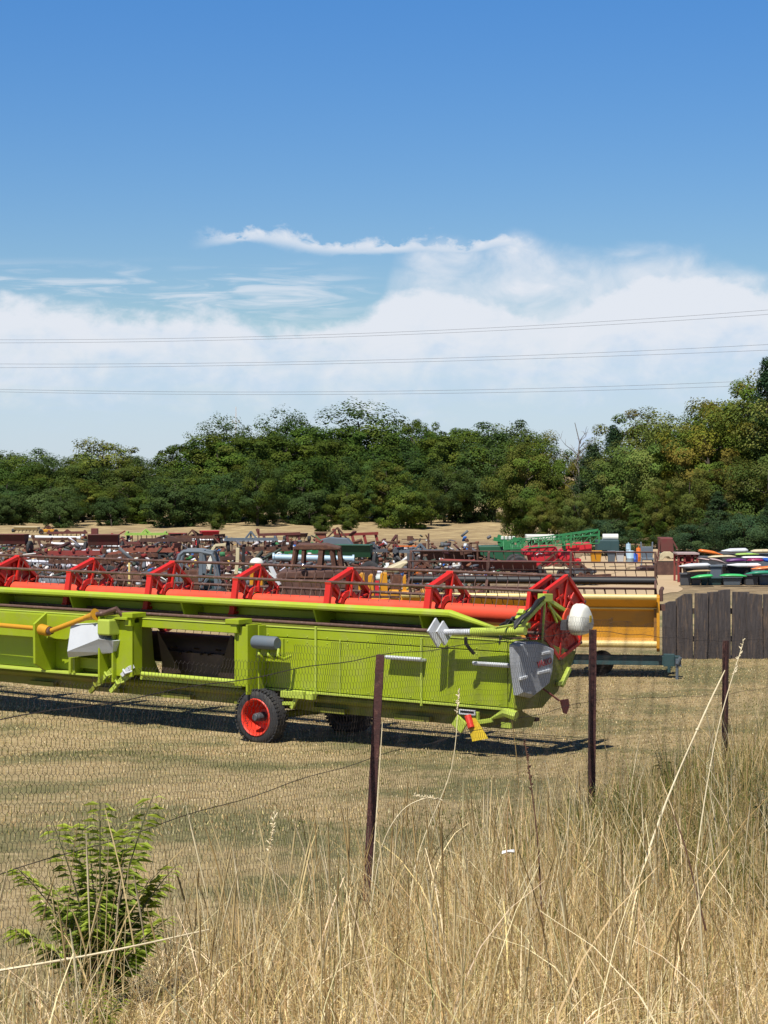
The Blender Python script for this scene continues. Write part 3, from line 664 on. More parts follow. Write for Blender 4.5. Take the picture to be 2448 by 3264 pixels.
# ================================================================ fence of rusty posts and chicken wire
FD = Vector((.335, .942))                       # direction along the fence
bend = lambda s: .0079 * np.clip(s - 4.78, 0, 9) ** 2
def fpt(s): return Vector((-.05 + FD.x * s + float(bend(s)), 10 + FD.y * s))      # s metres along, 0 at the nearest post in view
def fx(Y): return -.05 + (Y - 10) * FD.x / FD.y + bend((np.asarray(Y) - 10) / FD.y)
topz = lambda s: float(np.interp(s, [-8, -4, 0, 4.78, 9.56, 15], [2.57, 2.52, 2.40, 2.17, 1.70, 1.35]))
posts = [(-4.78, None), (0, 'rusty angle iron post nearest the camera, standing in tall straw'), (4.78, 'rusty fence post standing just past the right end of the green header'), (9.56, 'short thin rusty post among the weeds in front of the plank fence'), (14.3, None)]
for s, lab in posts:
    p = fpt(s); zb = float(zt(p.x, p.y)); h = topz(s) - zb
    if lab is None: continue
    b = MB(); w = .046; tw = R(-20 + 7 * s)
    lean = Vector((.075 if s == 0 else .012, 0, 0))
    def fL(a, c, d):
        x = a * math.cos(tw) - c * math.sin(tw); y = a * math.sin(tw) + c * math.cos(tw)
        return Vector((x, y, d)) + lean * ((d / h) ** 1.0 - .5)
    b.prism([(-w / 2, -w / 2), (w / 2, -w / 2), (w / 2, -w / 2 + .008), (-w / 2 + .008, -w / 2 + .008), (-w / 2 + .008, w / 2), (-w / 2, w / 2)], fL, -.15, h)
    o = b.build('fence_post', 'post_steel', bevel=.0015, label=lab, cat='fence post', group='posts of the wire fence'); o.location = (p.x, p.y, zb)
# netting
cell = .035; S0, S1 = -6.2, 12.
vs = []; 
def add_seg(p, q, r=.0008):
    p = np.array(p); q = np.array(q); t = q - p; t /= (np.linalg.norm(t) + 1e-9)
    a = np.cross(t, (FD.y, -FD.x, 0)); a /= (np.linalg.norm(a) + 1e-9); c_ = np.cross(t, a)
    for e in (p, q):
        for j in range(3):
            w = 2 * math.pi * j / 3; vs.append(e + (a * math.cos(w) + c_ * math.sin(w)) * r)
hh = cell * .62
cols_n = int((S1 - S0) / cell)
ca, cb = [], []
for i in range(cols_n):
    s = S0 + i * cell
    q = fpt(s); zb = float(zt(q.x, q.y)); H = topz(s) + .05 - zb + .1 * math.exp(-((s + 1.2) / .8) ** 2) * 0
    for j in range(int(H / (hh * 1.5)) + 1):
        zz = zb + .02 + j * hh * 1.5; o2 = (j % 2) * .5
        A = (s + o2 * cell, zz); B_ = (s + o2 * cell, zz + hh); C_ = (s + (o2 - .5) * cell, zz + hh * 1.5); D_ = (s + (o2 + .5) * cell, zz + hh * 1.5)
        for k_, (e, f) in enumerate(((A, B_), (B_, C_), (B_, D_))): ca.append((e, 1 if k_ == 0 else 0)); cb.append(f)
EA = np.array([e[0] for e in ca]); tw2 = np.array([e[1] for e in ca]); EB = np.array(cb)
def sag(E):
    s, z = E[:, 0], E[:, 1]
    wob = .012 * np.sin(s * 3.1 + z * 5) + .01 * np.sin(s * 9.3 - z * 7)
    return np.stack([-.05 + FD.x * s + bend(s) + FD.y * wob, 10 + FD.y * s - FD.x * wob, z + .008 * np.sin(s * 4.7)], -1)
pa, pb = sag(EA), sag(EB); t = pb - pa; t /= np.linalg.norm(t, axis=1)[:, None]
nrm = np.array([FD.y, -FD.x, 0.]); a_ = np.cross(t, nrm); a_ /= np.linalg.norm(a_, axis=1)[:, None]; c_ = np.cross(t, a_)
rad = (np.where(tw2 > 0, .00112, .00075) * np.interp(EA[:, 0], [0, 4.5, 7], [1, 1.05, .8]))[:, None]
ring = [np.cos(w) * a_ + np.sin(w) * c_ for w in (0, 2.094, 4.189)]
VV = np.stack([pa + r * rad for r in ring] + [pb + r * rad for r in ring], 1).reshape(-1, 3)
base = np.arange(len(pa))[:, None] * 6
Fq = np.concatenate([base + np.array([[j, (j + 1) % 3, 3 + (j + 1) % 3, 3 + j]]) for j in range(3)], 0)
nto = mesh_np('wire_netting', VV, Fq, 'wire')
tag(nto, 'thin rusty chicken wire netting stretched between the iron posts', 'wire fence')
for nm, off, r in (('top', -.01, .0022), ('middle', -.53, .0018)):
    b = MB(); pts = []
    for i in range(90):
        s = S0 + (S1 - S0) * i / 89; q = fpt(s); pts.append((q.x - .012, q.y, topz(s) + off + .006 * math.sin(s * 5)))
    b.tube(pts, r, 5); b.build('strand', 'wire', nto)

# ================================================================ grasses
def blade_mesh(name, x, y, h, w, col, lean=.35, segs=3, tipw=.25, flop=.0, m='grass_blades'):
    n = len(x); z = zt(x, y) - .01
    az = RNG.uniform(0, 2 * np.pi, n); le = np.abs(RNG.normal(0, lean, n)) + flop
    fa = RNG.uniform(0, 2 * np.pi, n)
    V = []; 
    for k in range(segs + 1):
        tt = k / segs; ang = le * (0.35 + .9 * tt)
        # integrate a gently bending curve
        r = h * tt * np.sin(ang); zz = h * tt * np.cos(ang)
        cxp = x + r * np.cos(az); cyp = y + r * np.sin(az); czp = z + zz
        ww = w * (1 - (1 - tipw) * tt) * .5
        dx, dy = np.cos(fa) * ww, np.sin(fa) * ww
        V.append(np.stack([cxp - dx, cyp - dy, czp], -1)); V.append(np.stack([cxp + dx, cyp + dy, czp], -1))
    V = np.stack(V, 1); k2 = 2 * (segs + 1)
    base = np.arange(n)[:, None] * k2
    Fq = np.concatenate([base + np.array([[2 * k, 2 * k + 1, 2 * k + 3, 2 * k + 2]]) for k in range(segs)], 0)
    cc = np.repeat(col[:, None, :], k2, 1)
    return mesh_np(name, V.reshape(-1, 3), Fq, m, cc.reshape(-1, 3))
def pal(n, cols, p, jit=.18):
    c = np.array(cols)[RNG.choice(len(cols), n, p=np.array(p) / np.sum(p))]
    return np.clip(c * RNG.uniform(1 - jit, 1 + jit, (n, 1)) * RNG.uniform(.93, 1.07, (n, 3)), 0, 1)
def patch(x, y, f=.45):
    return np.sin(x * 2.1 * f + 1.7 * np.sin(y * 1.3 * f)) * np.cos(y * 1.7 * f + 1.2 * np.sin(x * 1.9 * f + 2))
STR = [(.66, .505, .24), (.48, .345, .15), (.26, .175, .075), (.83, .70, .43), (.19, .185, .05), (.10, .12, .03)]
# short mown turf beyond the fence
def scatter(n, ymin, ymax, xpad=.6):
    y = np.sqrt(RNG.uniform(ymin ** 2, ymax ** 2, n)); x = RNG.uniform(-1, 1, n) * (y * .2 + xpad); return x, y
parts = []
x, y = scatter(300000, 7, 36, 2.4); keep = (x < fx(y) + .3); x, y = x[keep], y[keep]
g_ = patch(x, y) + .5 * patch(x + 5, y - 3, 1.3)
col = pal(len(x), STR, [1.4, 2.0, .8, .6, .7, .2], .12); gr = pal(len(x), STR[4:] + [(.2, .19, .08)], [1, .8, 1.2]); msk = (g_ + RNG.normal(0, .35, len(x))) > .55; col[msk] = gr[msk]
h = RNG.uniform(.010, .036, len(x)) * (1 + .4 * (y < 16)); w = np.where(y < 14, .0045, .009) * RNG.uniform(.7, 1.3, len(x)) * (1 + (y > 22) * .5)
o = blade_mesh('mown_grass', x, y, h, w, col, .75, 1, .4); tag(o, 'short dry mown grass with green patches in the yard', 'grass', kind='stuff')
# tall straw on the bank
def tall(n, ymin, ymax, side=-.15, xpad=.7):
    x, y = scatter(n, ymin, ymax, xpad); d = x - fx(y); p = np.clip((d - side) / .9, 0, 1) * .9 + .1 * (d > side - .4)
    k = RNG.uniform(0, 1, n) < p; return x[k], y[k]
x, y = tall(215000, 4.6, 13.5, xpad=2.4); clump = patch(x * 4, y * 4, .6) + .6 * patch(x * 9 + 2, y * 9, .6)
k = RNG.uniform(-1.3, 1, len(x)) < clump + .25; x, y, clump = x[k], y[k], clump[k]
h = RNG.gamma(4., .055, len(x)) * (1 + .35 * clump); h = np.clip(h, .06, .62)
right = np.clip((x - .9) / 1.2, 0, 1) * (y > 9)
col = pal(len(x), STR, [1.4, 1.3, 1.3, 1.3, .3, .15]); g2 = pal(len(x), STR, [.4, .7, .8, .3, 1.3, 1.3]); mm = RNG.uniform(0, 1, len(x)) < right * .75; col[mm] = g2[mm]
o = blade_mesh('tall_dry_grass', x, y, h, RNG.uniform(.0022, .0056, len(x)), col, .5, 3, .2); tag(o, 'tall straw coloured dry grass covering the roadside bank', 'grass', kind='stuff')
x, y = tall(84000, 12, 23, -.1, 2.6); h = np.clip(RNG.gamma(5., .06, len(x)), .08, .8) * (1 + .25 * np.clip(x - 1.5, 0, 1.5))
col = pal(len(x), STR, [.9, 1.2, 1., .5, .75, .5]); o = blade_mesh('weedy_grass', x, y, h, RNG.uniform(.004, .008, len(x)), col, .4, 3, .25); tag(o, 'taller mixed green and straw grass along the far part of the wire fence', 'grass', kind='stuff')
# matted fallen straw
x, y = tall(72000, 4.6, 12, xpad=2.4); o = blade_mesh('fallen_straw', x, y, RNG.uniform(.1, .45, len(x)), RNG.uniform(.0022, .005, len(x)), pal(len(x), STR[:4], [1.3, .8, .4, 1.3]), .25, 3, .5, flop=1.15); tag(o, 'broken straw lying flat between the tall grass', 'straw', kind='stuff')
# stalks with seed heads
def stalks(name, n, ymin, ymax, hm, lab, side=-.3, xr=None):
    x, y = tall(n, ymin, ymax, side)
    if xr is not None:
        px = CX + F * x / y; k = (px > xr[0]) & (px < xr[1]); x, y = x[k], y[k]
    n = len(x); V, Fs, C_ = [], [], []; nb = 0
    for i in range(n):
        h = random.uniform(.65, 1.15) * hm; a = random.uniform(0, 6.28); le = abs(random.gauss(0, .16)); z0 = float(zt(x[i], y[i]))
        bend = random.uniform(.0, .5); P_ = []
        for k in range(7):
            t = k / 6; r = h * (t * le + bend * .18 * t ** 3); P_.append(np.array([x[i] + r * math.cos(a), y[i] + r * math.sin(a), z0 + h * t * math.cos(le)]))
        ww = [.0022, .0021, .002, .0018, .0016, .0014, .001]
        head = random.random() < .6
        if head: ww[5] = .0045; ww[4] = .0032; ww[6] = .0016
        c0 = np.array(random.choice([(.62, .5, .26), (.5, .37, .17), (.7, .6, .38), (.4, .28, .12)]))
        for k in range(7):
            for j in range(3):
                w_ = 2.094 * j; V.append(P_[k] + np.array([math.cos(w_), math.sin(w_), 0]) * ww[k]); C_.append(c0)
        for k in range(6):
            for j in range(3): Fs.append((nb + k * 3 + j, nb + k * 3 + (j + 1) % 3, nb + k * 3 + 3 + (j + 1) % 3, nb + k * 3 + 3 + j))
        nb += 21
    o = mesh_np(name, np.array(V), np.array(Fs), 'grass_blades', np.array(C_)); tag(o, lab, 'grass', kind='stuff')
stalks('seed_stalks', 620, 5.2, 11.5, .66, 'thin dry stalks with seed heads standing above the straw')
stalks('far_seed_stalks', 300, 11, 19, .85, 'tall thin dry stalks along the wire fence on the right', -.1, (1350, 2600))
xk, yk = tall(1500, 5.0, 11, xpad=2.4); o = blade_mesh('broken_stalks', xk, yk, RNG.uniform(.25, .75, len(xk)), RNG.uniform(.005, .009, len(xk)), pal(len(xk), STR[:4], [1.2, .8, .5, 1.6]), .45, 4, .35, flop=.15); tag(o, 'thick pale broken stalks leaning every way among the straw', 'straw', kind='stuff')
xk = RNG.uniform(.7, 6.2, 27000); yk = RNG.uniform(9., 19., 27000); kk_ = (xk > fx(yk) + .1) & (patch(xk * 2, yk * 2, .7) > -.15) & (xk < yk * .2 + 2.4); xk, yk = xk[kk_], yk[kk_]
o = blade_mesh('low_weeds', xk, yk, RNG.uniform(.08, .5, len(xk)), RNG.uniform(.006, .016, len(xk)), pal(len(xk), [(.105, .115, .025), (.16, .15, .035), (.075, .09, .02), (.28, .21, .07)], [1, 1, .8, .6]), .6, 3, .3); tag(o, 'dull green weeds growing thick between the straw on the right', 'weeds', kind='stuff')
# single stalks one can point to
def stalk(name, pts, r, lab, m='straw', Y=None, cat='dry stalk', head=None):
    b = MB(); P_ = [Vector((xat(px, yy), yy, zat(py, yy))) for px, py, yy in pts]
    # smooth
    Q = []
    for i in range(len(P_) - 1):
        for t in np.linspace(0, 1, 5, endpoint=False):
            p0 = P_[max(i - 1, 0)]; p1 = P_[i]; p2 = P_[i + 1]; p3 = P_[min(i + 2, len(P_) - 1)]
            Q.append(.5 * ((2 * p1) + (p2 - p0) * t + (2 * p0 - 5 * p1 + 4 * p2 - p3) * t * t + (-p0 + 3 * p1 - 3 * p2 + p3) * t ** 3))
    Q.append(P_[-1]); org = Q[0].copy(); n = len(Q)
    b.off = org
    b.tube(Q, [r * (1 - .55 * i / (n - 1)) for i in range(n)], 6)
    for i in range(4, n - 2, 5): b.tube([Q[i] - (Q[i] - Q[i - 1]).normalized() * .006, Q[i], Q[i] + (Q[i + 1] - Q[i]).normalized() * .006], [r * .9, r * 1.25, r * .9], 6)
    o = b.build(name, m, smooth=60, label=lab, cat=cat); o.location = org
    if head:
        b = MB(org); d = (Q[-1] - Q[-6]).normalized()
        for k in range(26):
            q = Q[-1] + d * (.02 - k * head / 26); s_ = Vector((random.uniform(-1, 1), random.uniform(-.6, .6), random.uniform(.2, 1.2))) * .014
            b.tube([q, q + s_ * .5, q + s_], [.0012, .0034, .0008], 4)
        b.build('seed_head', 'straw_pale' if m != 'dock_brown' else m, o)
    return o
D = 1.4756
def dp(l): return [(x * D, y * D, Y) for x, y, Y in l]
stalk('dry_cane', dp([(-60, 2106, 6.0), (200, 2062, 6.05), (452, 2008, 6.1)]), .0052, 'pale broken cane lying slanted across the green leafy weed', 'straw_pale')
stalk('dry_cane', dp([(1348, 2030, 9.2), (1385, 1890, 9.4), (1440, 1730, 9.6), (1520, 1545, 9.8), (1566, 1448, 9.9)]), .0075, 'long pale cane leaning right towards the thin post by the plank fence', 'straw_pale')
stalk('dock_stem', dp([(1190, 2140, 8.2), (1172, 1990, 8.25), (1160, 1800, 8.3), (1135, 1610, 8.35)]), .0055, 'dark brown weed stem rising in front of the header shadow', 'dock_brown', head=.22, cat='weed')
stalk('dry_stalk', dp([(800, 1960, 8.9), (812, 1780, 9.), (826, 1560, 9.1)]), .004, 'pale stalk standing right beside the nearest iron post', 'straw_pale')
stalk('drooping_stalk', dp([(800, 1975, 7.6), (825, 1830, 7.6), (868, 1752, 7.6), (920, 1724, 7.6), (945, 1728, 7.6)]), .0032, 'thin stalk arching over to the right with a drooping pale head', 'straw_pale', head=.12)
stalk('dry_stalk', dp([(520, 2170, 6.8), (560, 1960, 6.85), (592, 1770, 6.9)]), .0032, 'tall seeding grass stalk right of the green leafy weed', 'straw', head=.14)
stalk('dry_stalk', dp([(292, 2060, 6.5), (262, 1890, 6.55), (226, 1745, 6.6)]), .0034, 'thick dry stalk rising through the middle of the leafy weed', 'straw')
stalk('dry_stalk', dp([(1490, 2200, 9.), (1500, 1900, 9.4), (1545, 1600, 9.7), (1605, 1390, 9.9)]), .0045, 'tallest pale stalk near the right edge, rising in front of the planks', 'straw_pale', head=.2)
stalk('dock_stem', dp([(1525, 2010, 7.), (1480, 1830, 7.05), (1455, 1760, 7.1)]), .004, 'short dark brown stem among the straw at lower right', 'dock_brown', cat='weed')
stalk('dry_stalk', dp([(880, 1990, 9.2), (905, 1840, 9.3), (975, 1660, 9.5), (990, 1500, 9.6)]), .0032, 'thin stalk rising in front of the number plate holder', 'straw_pale', head=.12)
b = MB(); p = Vector((xat(1620, 9.), 9., zat(2722, 9.)))
b.add([(-.03, 0, 0), (.03, .01, .006), (.028, .02, .018), (-.026, .015, .012), (0, -.006, .012)], [(0, 4, 3), (0, 1, 4), (1, 2, 4), (4, 2, 3)]); o = b.build('paper_scrap', 'white_paint', label='small white scrap of paper caught in the dry grass', cat='litter'); o.location = p

# ================================================================ leafy weeds
def frond_weed(name, loc, stems, lab, lc, leaf=.06, pairs=11, droop=.5):
    root = empty(name, loc, lab, 'weed')
    st = MB(); V, Fs, C_ = [], [], []
    for (dx, dy, h, bend) in stems:
        P_ = []
        for k in range(13):
            t = k / 12; P_.append(Vector((dx * t * (.5 + .5 * t * bend), dy * t, h * (t - .12 * bend * t * t))))
        st.tube(P_, [.0055 * (1 - .75 * k / 12) for k in range(13)], 5)
        for j in range(pairs * 2):
            t = .16 + .84 * j / (pairs * 2); i = min(int(t * 12), 11); f = t * 12 - i
            p = P_[i].lerp(P_[i + 1], f); d = (P_[i + 1] - P_[i]).normalized()
            for s in (-1, 1):
                ax = random.uniform(-.5, .5)
                side = Vector((s * math.cos(ax), math.sin(ax), 0)); 
                Lf = leaf * random.uniform(.7, 1.25) * (1.05 - .55 * abs(t - .45)); wd = Lf * .19
                dirv = (side * .9 + d * .35 + Vector((0, 0, -droop * random.uniform(.3, 1.1)))).normalized()
                nv = dirv.cross(Vector((0, 0, 1))).normalized()
                c = np.array(lc[0]) * (1 - t) + np.array(lc[1]) * t; c = c * random.uniform(.7, 1.35)
                m_ = p + dirv * Lf * .5 + Vector((0, 0, .006)); e = p + dirv * Lf + Vector((0, 0, -Lf * .18))
                b0 = len(V); V += [p, m_ - nv * wd, e, m_ + nv * wd]; Fs.append((b0, b0 + 1, b0 + 2, b0 + 3)); C_ += [c] * 4
    st.build('stem', 'weed_stem', root, smooth=60)
    mesh_np('foliage', np.array([tuple(v) for v in V]), np.array(Fs), 'weed_leaf', np.array(C_), parent=root)
    return root
GL = ((.075, .15, .03), (.32, .38, .055))
px0, Y0 = 322, 7.1
lz = float(zt(xat(px0, Y0), Y0))
frond_weed('leafy_weed', (xat(px0, Y0), Y0, lz), [(-.32, .05, .58, 1.0), (-.20, -.05, .76, .7), (-.08, .03, .72, .4), (.02, -.12, .82, .3), (.12, .14, .72, .6), (.22, -.03, .88, .8), (.26, .05, .60, 1.1), (-.20, .15, .48, 1.), (.18, .1, .52, .9), (-.29, 0, .36, 1.3), (.0, -.15, .50, .5), (.24, -.09, .42, 1.2), (-.22, .08, .40, .8), (-.05, -.1, .36, .6)], 'big green leafy weed with drooping fern-like leaves at lower left', GL, .078, 15, .45)
frond_weed('leafy_weed', (xat(300, 6.3), 6.3, float(zt(xat(300, 6.3), 6.3))), [(-.1, 0, .16, .8), (.02, .02, .20, .5), (.1, 0, .17, .8), (.05, -.05, .12, .6), (-.05, .04, .14, .5)], 'low yellow-green weed at the bottom edge below the big leafy weed', ((.10, .15, .02), (.24, .28, .03)), .05, 6, .2)
for (px, Y, hh_, lab) in ((2440, 12., .75, 'dark green upright weed at the right edge of the tall grass'), (2290, 14.5, .55, 'bushy green weed low in the grass between the two thin posts'), (1990, 12.8, .5, 'dull green weed in the straw right of the second post'), (2130, 16.5, .6, 'thin green weed furthest back in front of the planks')):
    frond_weed('leafy_weed', (xat(px, Y), Y, float(zt(xat(px, Y), Y))), [(random.uniform(-.25, .25), random.uniform(-.15, .15), hh_ * random.uniform(.6, 1.1), random.uniform(.2, 1.)) for _ in range(11)], lab, ((.055, .075, .02), (.13, .14, .04)), .05, 9, .3)
# ================================================================ yellow grain header behind
M['rust_amber'] = mat('rust_amber', (.36, .17, .02), (.2, .09, .02), .6, 8, .6)
TH2 = R(8.); C2, S2 = math.cos(TH2), math.sin(TH2)
YR = 31.6                                             # depth of its right end
xr = xat(2093, YR)
yh = empty('yellow_header', (xr, YR, 0), 'yellow combine header with a black reel tube standing behind the lime green one', 'combine header', rz=-TH2)
WL = -4.15                                            # width runs to the left of the origin
def yz(py, d=0): return zat(py, YR + d)
b = MB()
b.prism([(0, .60), (0.02, .66), (.05, 1.10), (-.20, 1.31), (-.18, 1.33), (.10, 1.16), (.10, .60)], lambda a, c, d: (d, a, c), WL, 0)
b.build('rear_wall', 'yellow_paint', yh, bevel=.006)
for u in (-1.32, -2.9, -.02, WL + .02):
    b = MB(); b.bx((u - .025, -.06, .60), (u + .025, -.002, 1.12)); b.build('wall_rib', 'rust_amber', yh)
b = MB(); b.tube([(WL, -.20, 1.335), (.0, -.20, 1.335)], .045, 10); b.build('top_roll', 'yellow_pale', yh, smooth=50)
b = MB(); b.tube([(WL, -.04, .56), (.0, -.04, .56)], .058, 12); b.build('bottom_roll', 'yellow_pale', yh, smooth=50)
b = MB(); b.tube([(WL, -.02, 1.14), (.0, -.02, 1.14)], .016, 8); b.build('rear_rail', 'yellow_pale', yh, smooth=50)
b = MB(); b.prism([(-.12, .5), (-.1, 1.33), (.2, 1.36), (.9, .95), (1.1, .55), (.2, .42)], lambda a, c, d: (d, a, c), .0, .05); b.prism([(-.12, .5), (-.1, 1.33), (.2, 1.36), (.9, .95), (1.1, .55), (.2, .42)], lambda a, c, d: (d, a, c), WL - .05, WL); b.bx((WL, .1, .5), (0, 1.0, .58)); b.build('end_panel', 'yellow_paint', yh, bevel=.006)
b = MB(); b.bx((WL + .2, .05, yz(2122)), (.38, .22, yz(2092)))
for u in (-1.45, -.05 + .25): b.bx((u - .09, -.02, yz(2124)), (u + .09, .05, yz(2084))); b.tube([(u, .0, yz(2124) - .1), (u, .0, yz(2124))], .03, 6)
b.build('trailer_beam', 'teal_dark', yh, bevel=.006)
for u in (-1.45, -3.15):
    b = MB(); b.bx((u - .05, .1, .35), (u + .05, .2, .6)); b.build('beam_support', 'rust_brown', yh)
for u in (-.9, -3.3):
    b = MB(); b.lathe([(.1, -.1), (.16, -.09), (.2, -.04), (.2, .04), (.16, .09), (.1, .1)], (u, .55, .2), (0, 1, 0), 24); b.build('wheel', 'tyre', yh, smooth=40)
yv, ycz = .55, 1.66
b = MB(); b.tube([(WL + .05, yv, 1.555), (-.02, yv, 1.555)], .062, 14); yre = b.build('reel', 'black', yh, smooth=50)
bars = [(yv + .28, 2.02), (yv - .02, 1.86), (yv + .05, 1.73), (yv + .40, 1.60), (yv + .35, 1.40), (yv - .25, 1.45)]
for (vv, zz) in bars:
    b = MB(); b.tube([(WL, vv, zz), (.0, vv, zz)], .014, 6)
    u = WL + .06
    while u < 0:
        b.tube([(u, vv, zz), (u + .01, vv + .02, zz - .06), (u + .025, vv, zz - .13)], .007, 4, cap=False); u += .17
    b.build('tine_bar', 'rust_brown', yre)
for u in (-.02, -1.42, -2.8, WL + .03):
    b = MB()
    for (vv, zz) in bars: b.bar((u, yv, 1.58), (u, vv, zz), .03, .035, (1, 0, 0))
    b.bar((u, yv + .1, 1.30), (u, yv + .2, 2.0), .03, .04, (1, 0, 0)); b.build('reel_arm', 'rust_brown', yre)
b = MB(); b.tube([(.07, .1, 1.25), (.07, .12, 1.42), (.09, .3, 1.45)], .035, 8); b.bx((.05, .05, 1.1), (.14, .2, 1.2)); b.build('hydraulic_ram', 'rust_brown', yh)

# tubular thing at the end of the beam
b = MB(); p = gpt(2158, 31.4); b.tube([(0, 0, 0), (0, 0, .26)], .025, 8); b.box((.02, 0, .27), (.09, .06, .12)); b.tube([(.0, -.03, .25), (.05, -.05, .36)], .03, 8); o = b.build('stand_jack', 'slate_grey', label='small grey jack stand at the right end of the teal beam', cat='jack', smooth=40); o.location = p

# ================================================================ plank fence
pf = empty('plank_fence', (xat(2300, 35), 35, 0), 'dark weathered fence of wide upright planks at the right', 'wooden fence')
tops = [(2122, 1930), (2200, 1892), (2245, 1886), (2330, 1884), (2360, 1893), (2372, 1889), (2430, 1892), (2470, 1884), (2700, 1888)]
px = 2112.; k = 0
rp_ = random.Random(3)
while px < 2760:
    wpx = rp_.uniform(36, 66); gap = rp_.choice([-4, -3, -3, -2, 1.5]) ; Yp = 35 + (.03 if k % 2 else -.03)
    zt0 = zat(np.interp(px, *zip(*tops)) + rp_.uniform(-3, 3), Yp); zt1 = zat(np.interp(px + wpx, *zip(*tops)) + rp_.uniform(-3, 3), Yp)
    if k > 1: zt1 = zt0 + rp_.uniform(-.03, .03)
    x0, x1 = xat(px, Yp), xat(px + wpx, Yp); b = MB(pf.location); tl = rp_.uniform(-.03, .03)
    b.prism([(x0, -.1), (x1, -.1), (x1 + tl, zt1), ((x0 + x1) / 2 + tl, max(zt0, zt1) - .004), (x0 + tl, zt0)], lambda a, c, d: (a, d, c), Yp, Yp + .05)
    o = b.build('plank', 'plank', pf, bevel=.006); px += wpx + gap; k += 1
for z0_ in (.3, .8):
    b = MB(pf.location); b.bx((xat(2140, 35.2), 35.09, z0_), (xat(2750, 35.1), 35.15, z0_ + .1)); o = b.build('rail', 'plank', pf); o.rotation_euler = (0, 0, 0)

# ================================================================ machinery in the yard
def T(name, px, Y, label, cat, group=None, rz=0.):
    return empty(name, gpt(px, Y), label, cat, group, rz)
def S(npx, Y): return npx * Y / F                       # photo pixels -> metres
def wheel_part(root, c, r, w, rimm='rust', ax=(0, 1, 0)):
    b = MB(); h = w / 2; b.lathe([(r * .55, -h), (r * .85, -h), (r, -h * .6), (r, h * .6), (r * .85, h), (r * .55, h), (r * .55, -h)], c, ax, 28, False); o = b.build('wheel', 'tyre', root, smooth=40)
    b = MB(); b.lathe([(r * .1, -h * 1.05), (r * .13, -h * 1.0), (r * .15, -h * .4), (r * .46, -h * .4), (r * .52, -h * .9), (r * .57, -h * 1.02), (r * .57, h)], c, ax, 22); b.build('rim', rimm, o, smooth=40)
# --- sprayer with raised boom
Y = 66.; k = Y / F
sp_ = T('crop_sprayer', 1690, Y, 'red and green trailed crop sprayer with its lattice boom folded up', 'crop sprayer')
def q(px, py, d=0.): return Vector(((px - 1690) * k, d, zat(py, Y)))
b = MB(); rr_ = []
for (d, s) in ((-.75, .9), (-.6, 1.), (.6, 1.), (.75, .9)):
    c_ = q(1722, 1762); rr_.append([Vector((c_.x + (p.x - c_.x) * s, d, c_.z + (p.z - c_.z) * s)) for p in (q(1664, 1752), q(1680, 1742), q(1766, 1738), q(1772, 1750), q(1776, 1800), q(1765, 1806), q(1692, 1806), q(1682, 1770), q(1664, 1768))])
b.loft(rr_); b.build('tank', 'sprayer_red', sp_, bevel=.03)
b = MB(); p = q(1800, 1774); b.lathe([(.1, -.6), (.24, -.56), (.28, -.4), (.28, .4), (.24, .56), (.1, .6)], p, (0, 1, 0), 20); p = q(1826, 1790); b.box(p, (.5, .7, .22)); b.build('clean_water_tank', 'sprayer_red', sp_, bevel=.02)
b = MB(); b.bar(q(1670, 1812), q(1850, 1796), .12, .1); b.bar(q(1560, 1812), q(1690, 1808), .1, .1); b.bar(q(1735, 1796, -.8), q(1708, 1812, -.8), .05, .05); b.bar(q(1770, 1756, -.8), q(1705, 1806, -.8), .05, .06); b.build('chassis', 'rust', sp_)
wheel_part(sp_, q(1648, 1800, -.85), .34, .3, 'maroon'); wheel_part(sp_, q(1648, 1800, .85), .34, .3, 'maroon')
b = MB()
def lattice(p, p2, h, n, d):
    A = Vector(p); B_ = Vector(p2)
    for i in range(n):
        a = A.lerp(B_, i / n); c_ = A.lerp(B_, (i + 1) / n); hh_ = h * (1 - .0 * i / n)
        b.bar(a, c_, .03, .03); b.bar(a + Vector((0, 0, hh_)), c_ + Vector((0, 0, hh_)), .03, .03)
        b.bar(a, c_ + Vector((0, 0, hh_)), .02, .02); b.bar(a, a + Vector((0, d * .3, hh_)), .025, .025)
lattice(q(1600, 1748, -.9), q(1900, 1728, -.9), .26, 11, .3); b.build('boom', 'green_boom', sp_); b = MB(); lattice(q(1700, 1728, -.6), q(1902, 1700, -.6), .16, 8, .3); b.build('boom', 'green_boom', sp_); b = MB(); lattice(q(1610, 1752, .8), q(1860, 1728, .8), .28, 11, .3)
b.build('boom', 'green_boom', sp_); b = MB(); b.bar(q(1900, 1726, -.9), q(1900, 1688, -.9), .05, .05); b.bar(q(1770, 1706, -.9), q(1896, 1688, -.9), .04, .04); b.bar(q(1812, 1700, -.9), q(1812, 1742, -.9), .05, .05); b.bar(q(1790, 1705, -.7), q(1792, 1750, -.7), .12, .05)
b.build('boom_mast', 'green_boom', sp_)
b = MB(); b.box(q(1820, 1748, .2), (.5, 1., .3)); b.box(q(1858, 1746, .3), (.55, 1.1, .34)); b.build('chemical_hopper', 'sprayer_red', sp_, bevel=.02)
b = MB(); b.tube([q(1704, 1766, -.79), q(1712, 1760, -.79), q(1722, 1762, -.79)], .02, 6); b.build('decal', 'white_paint', sp_)
gb = T('seed_hopper', 1590, 68., 'dark green machine with an open rusty frame left of the red sprayer', 'farm implement')
k2 = 68. / F
def q2(px, py, d=0.): return Vector(((px - 1590) * k2, d, zat(py, 68.)))
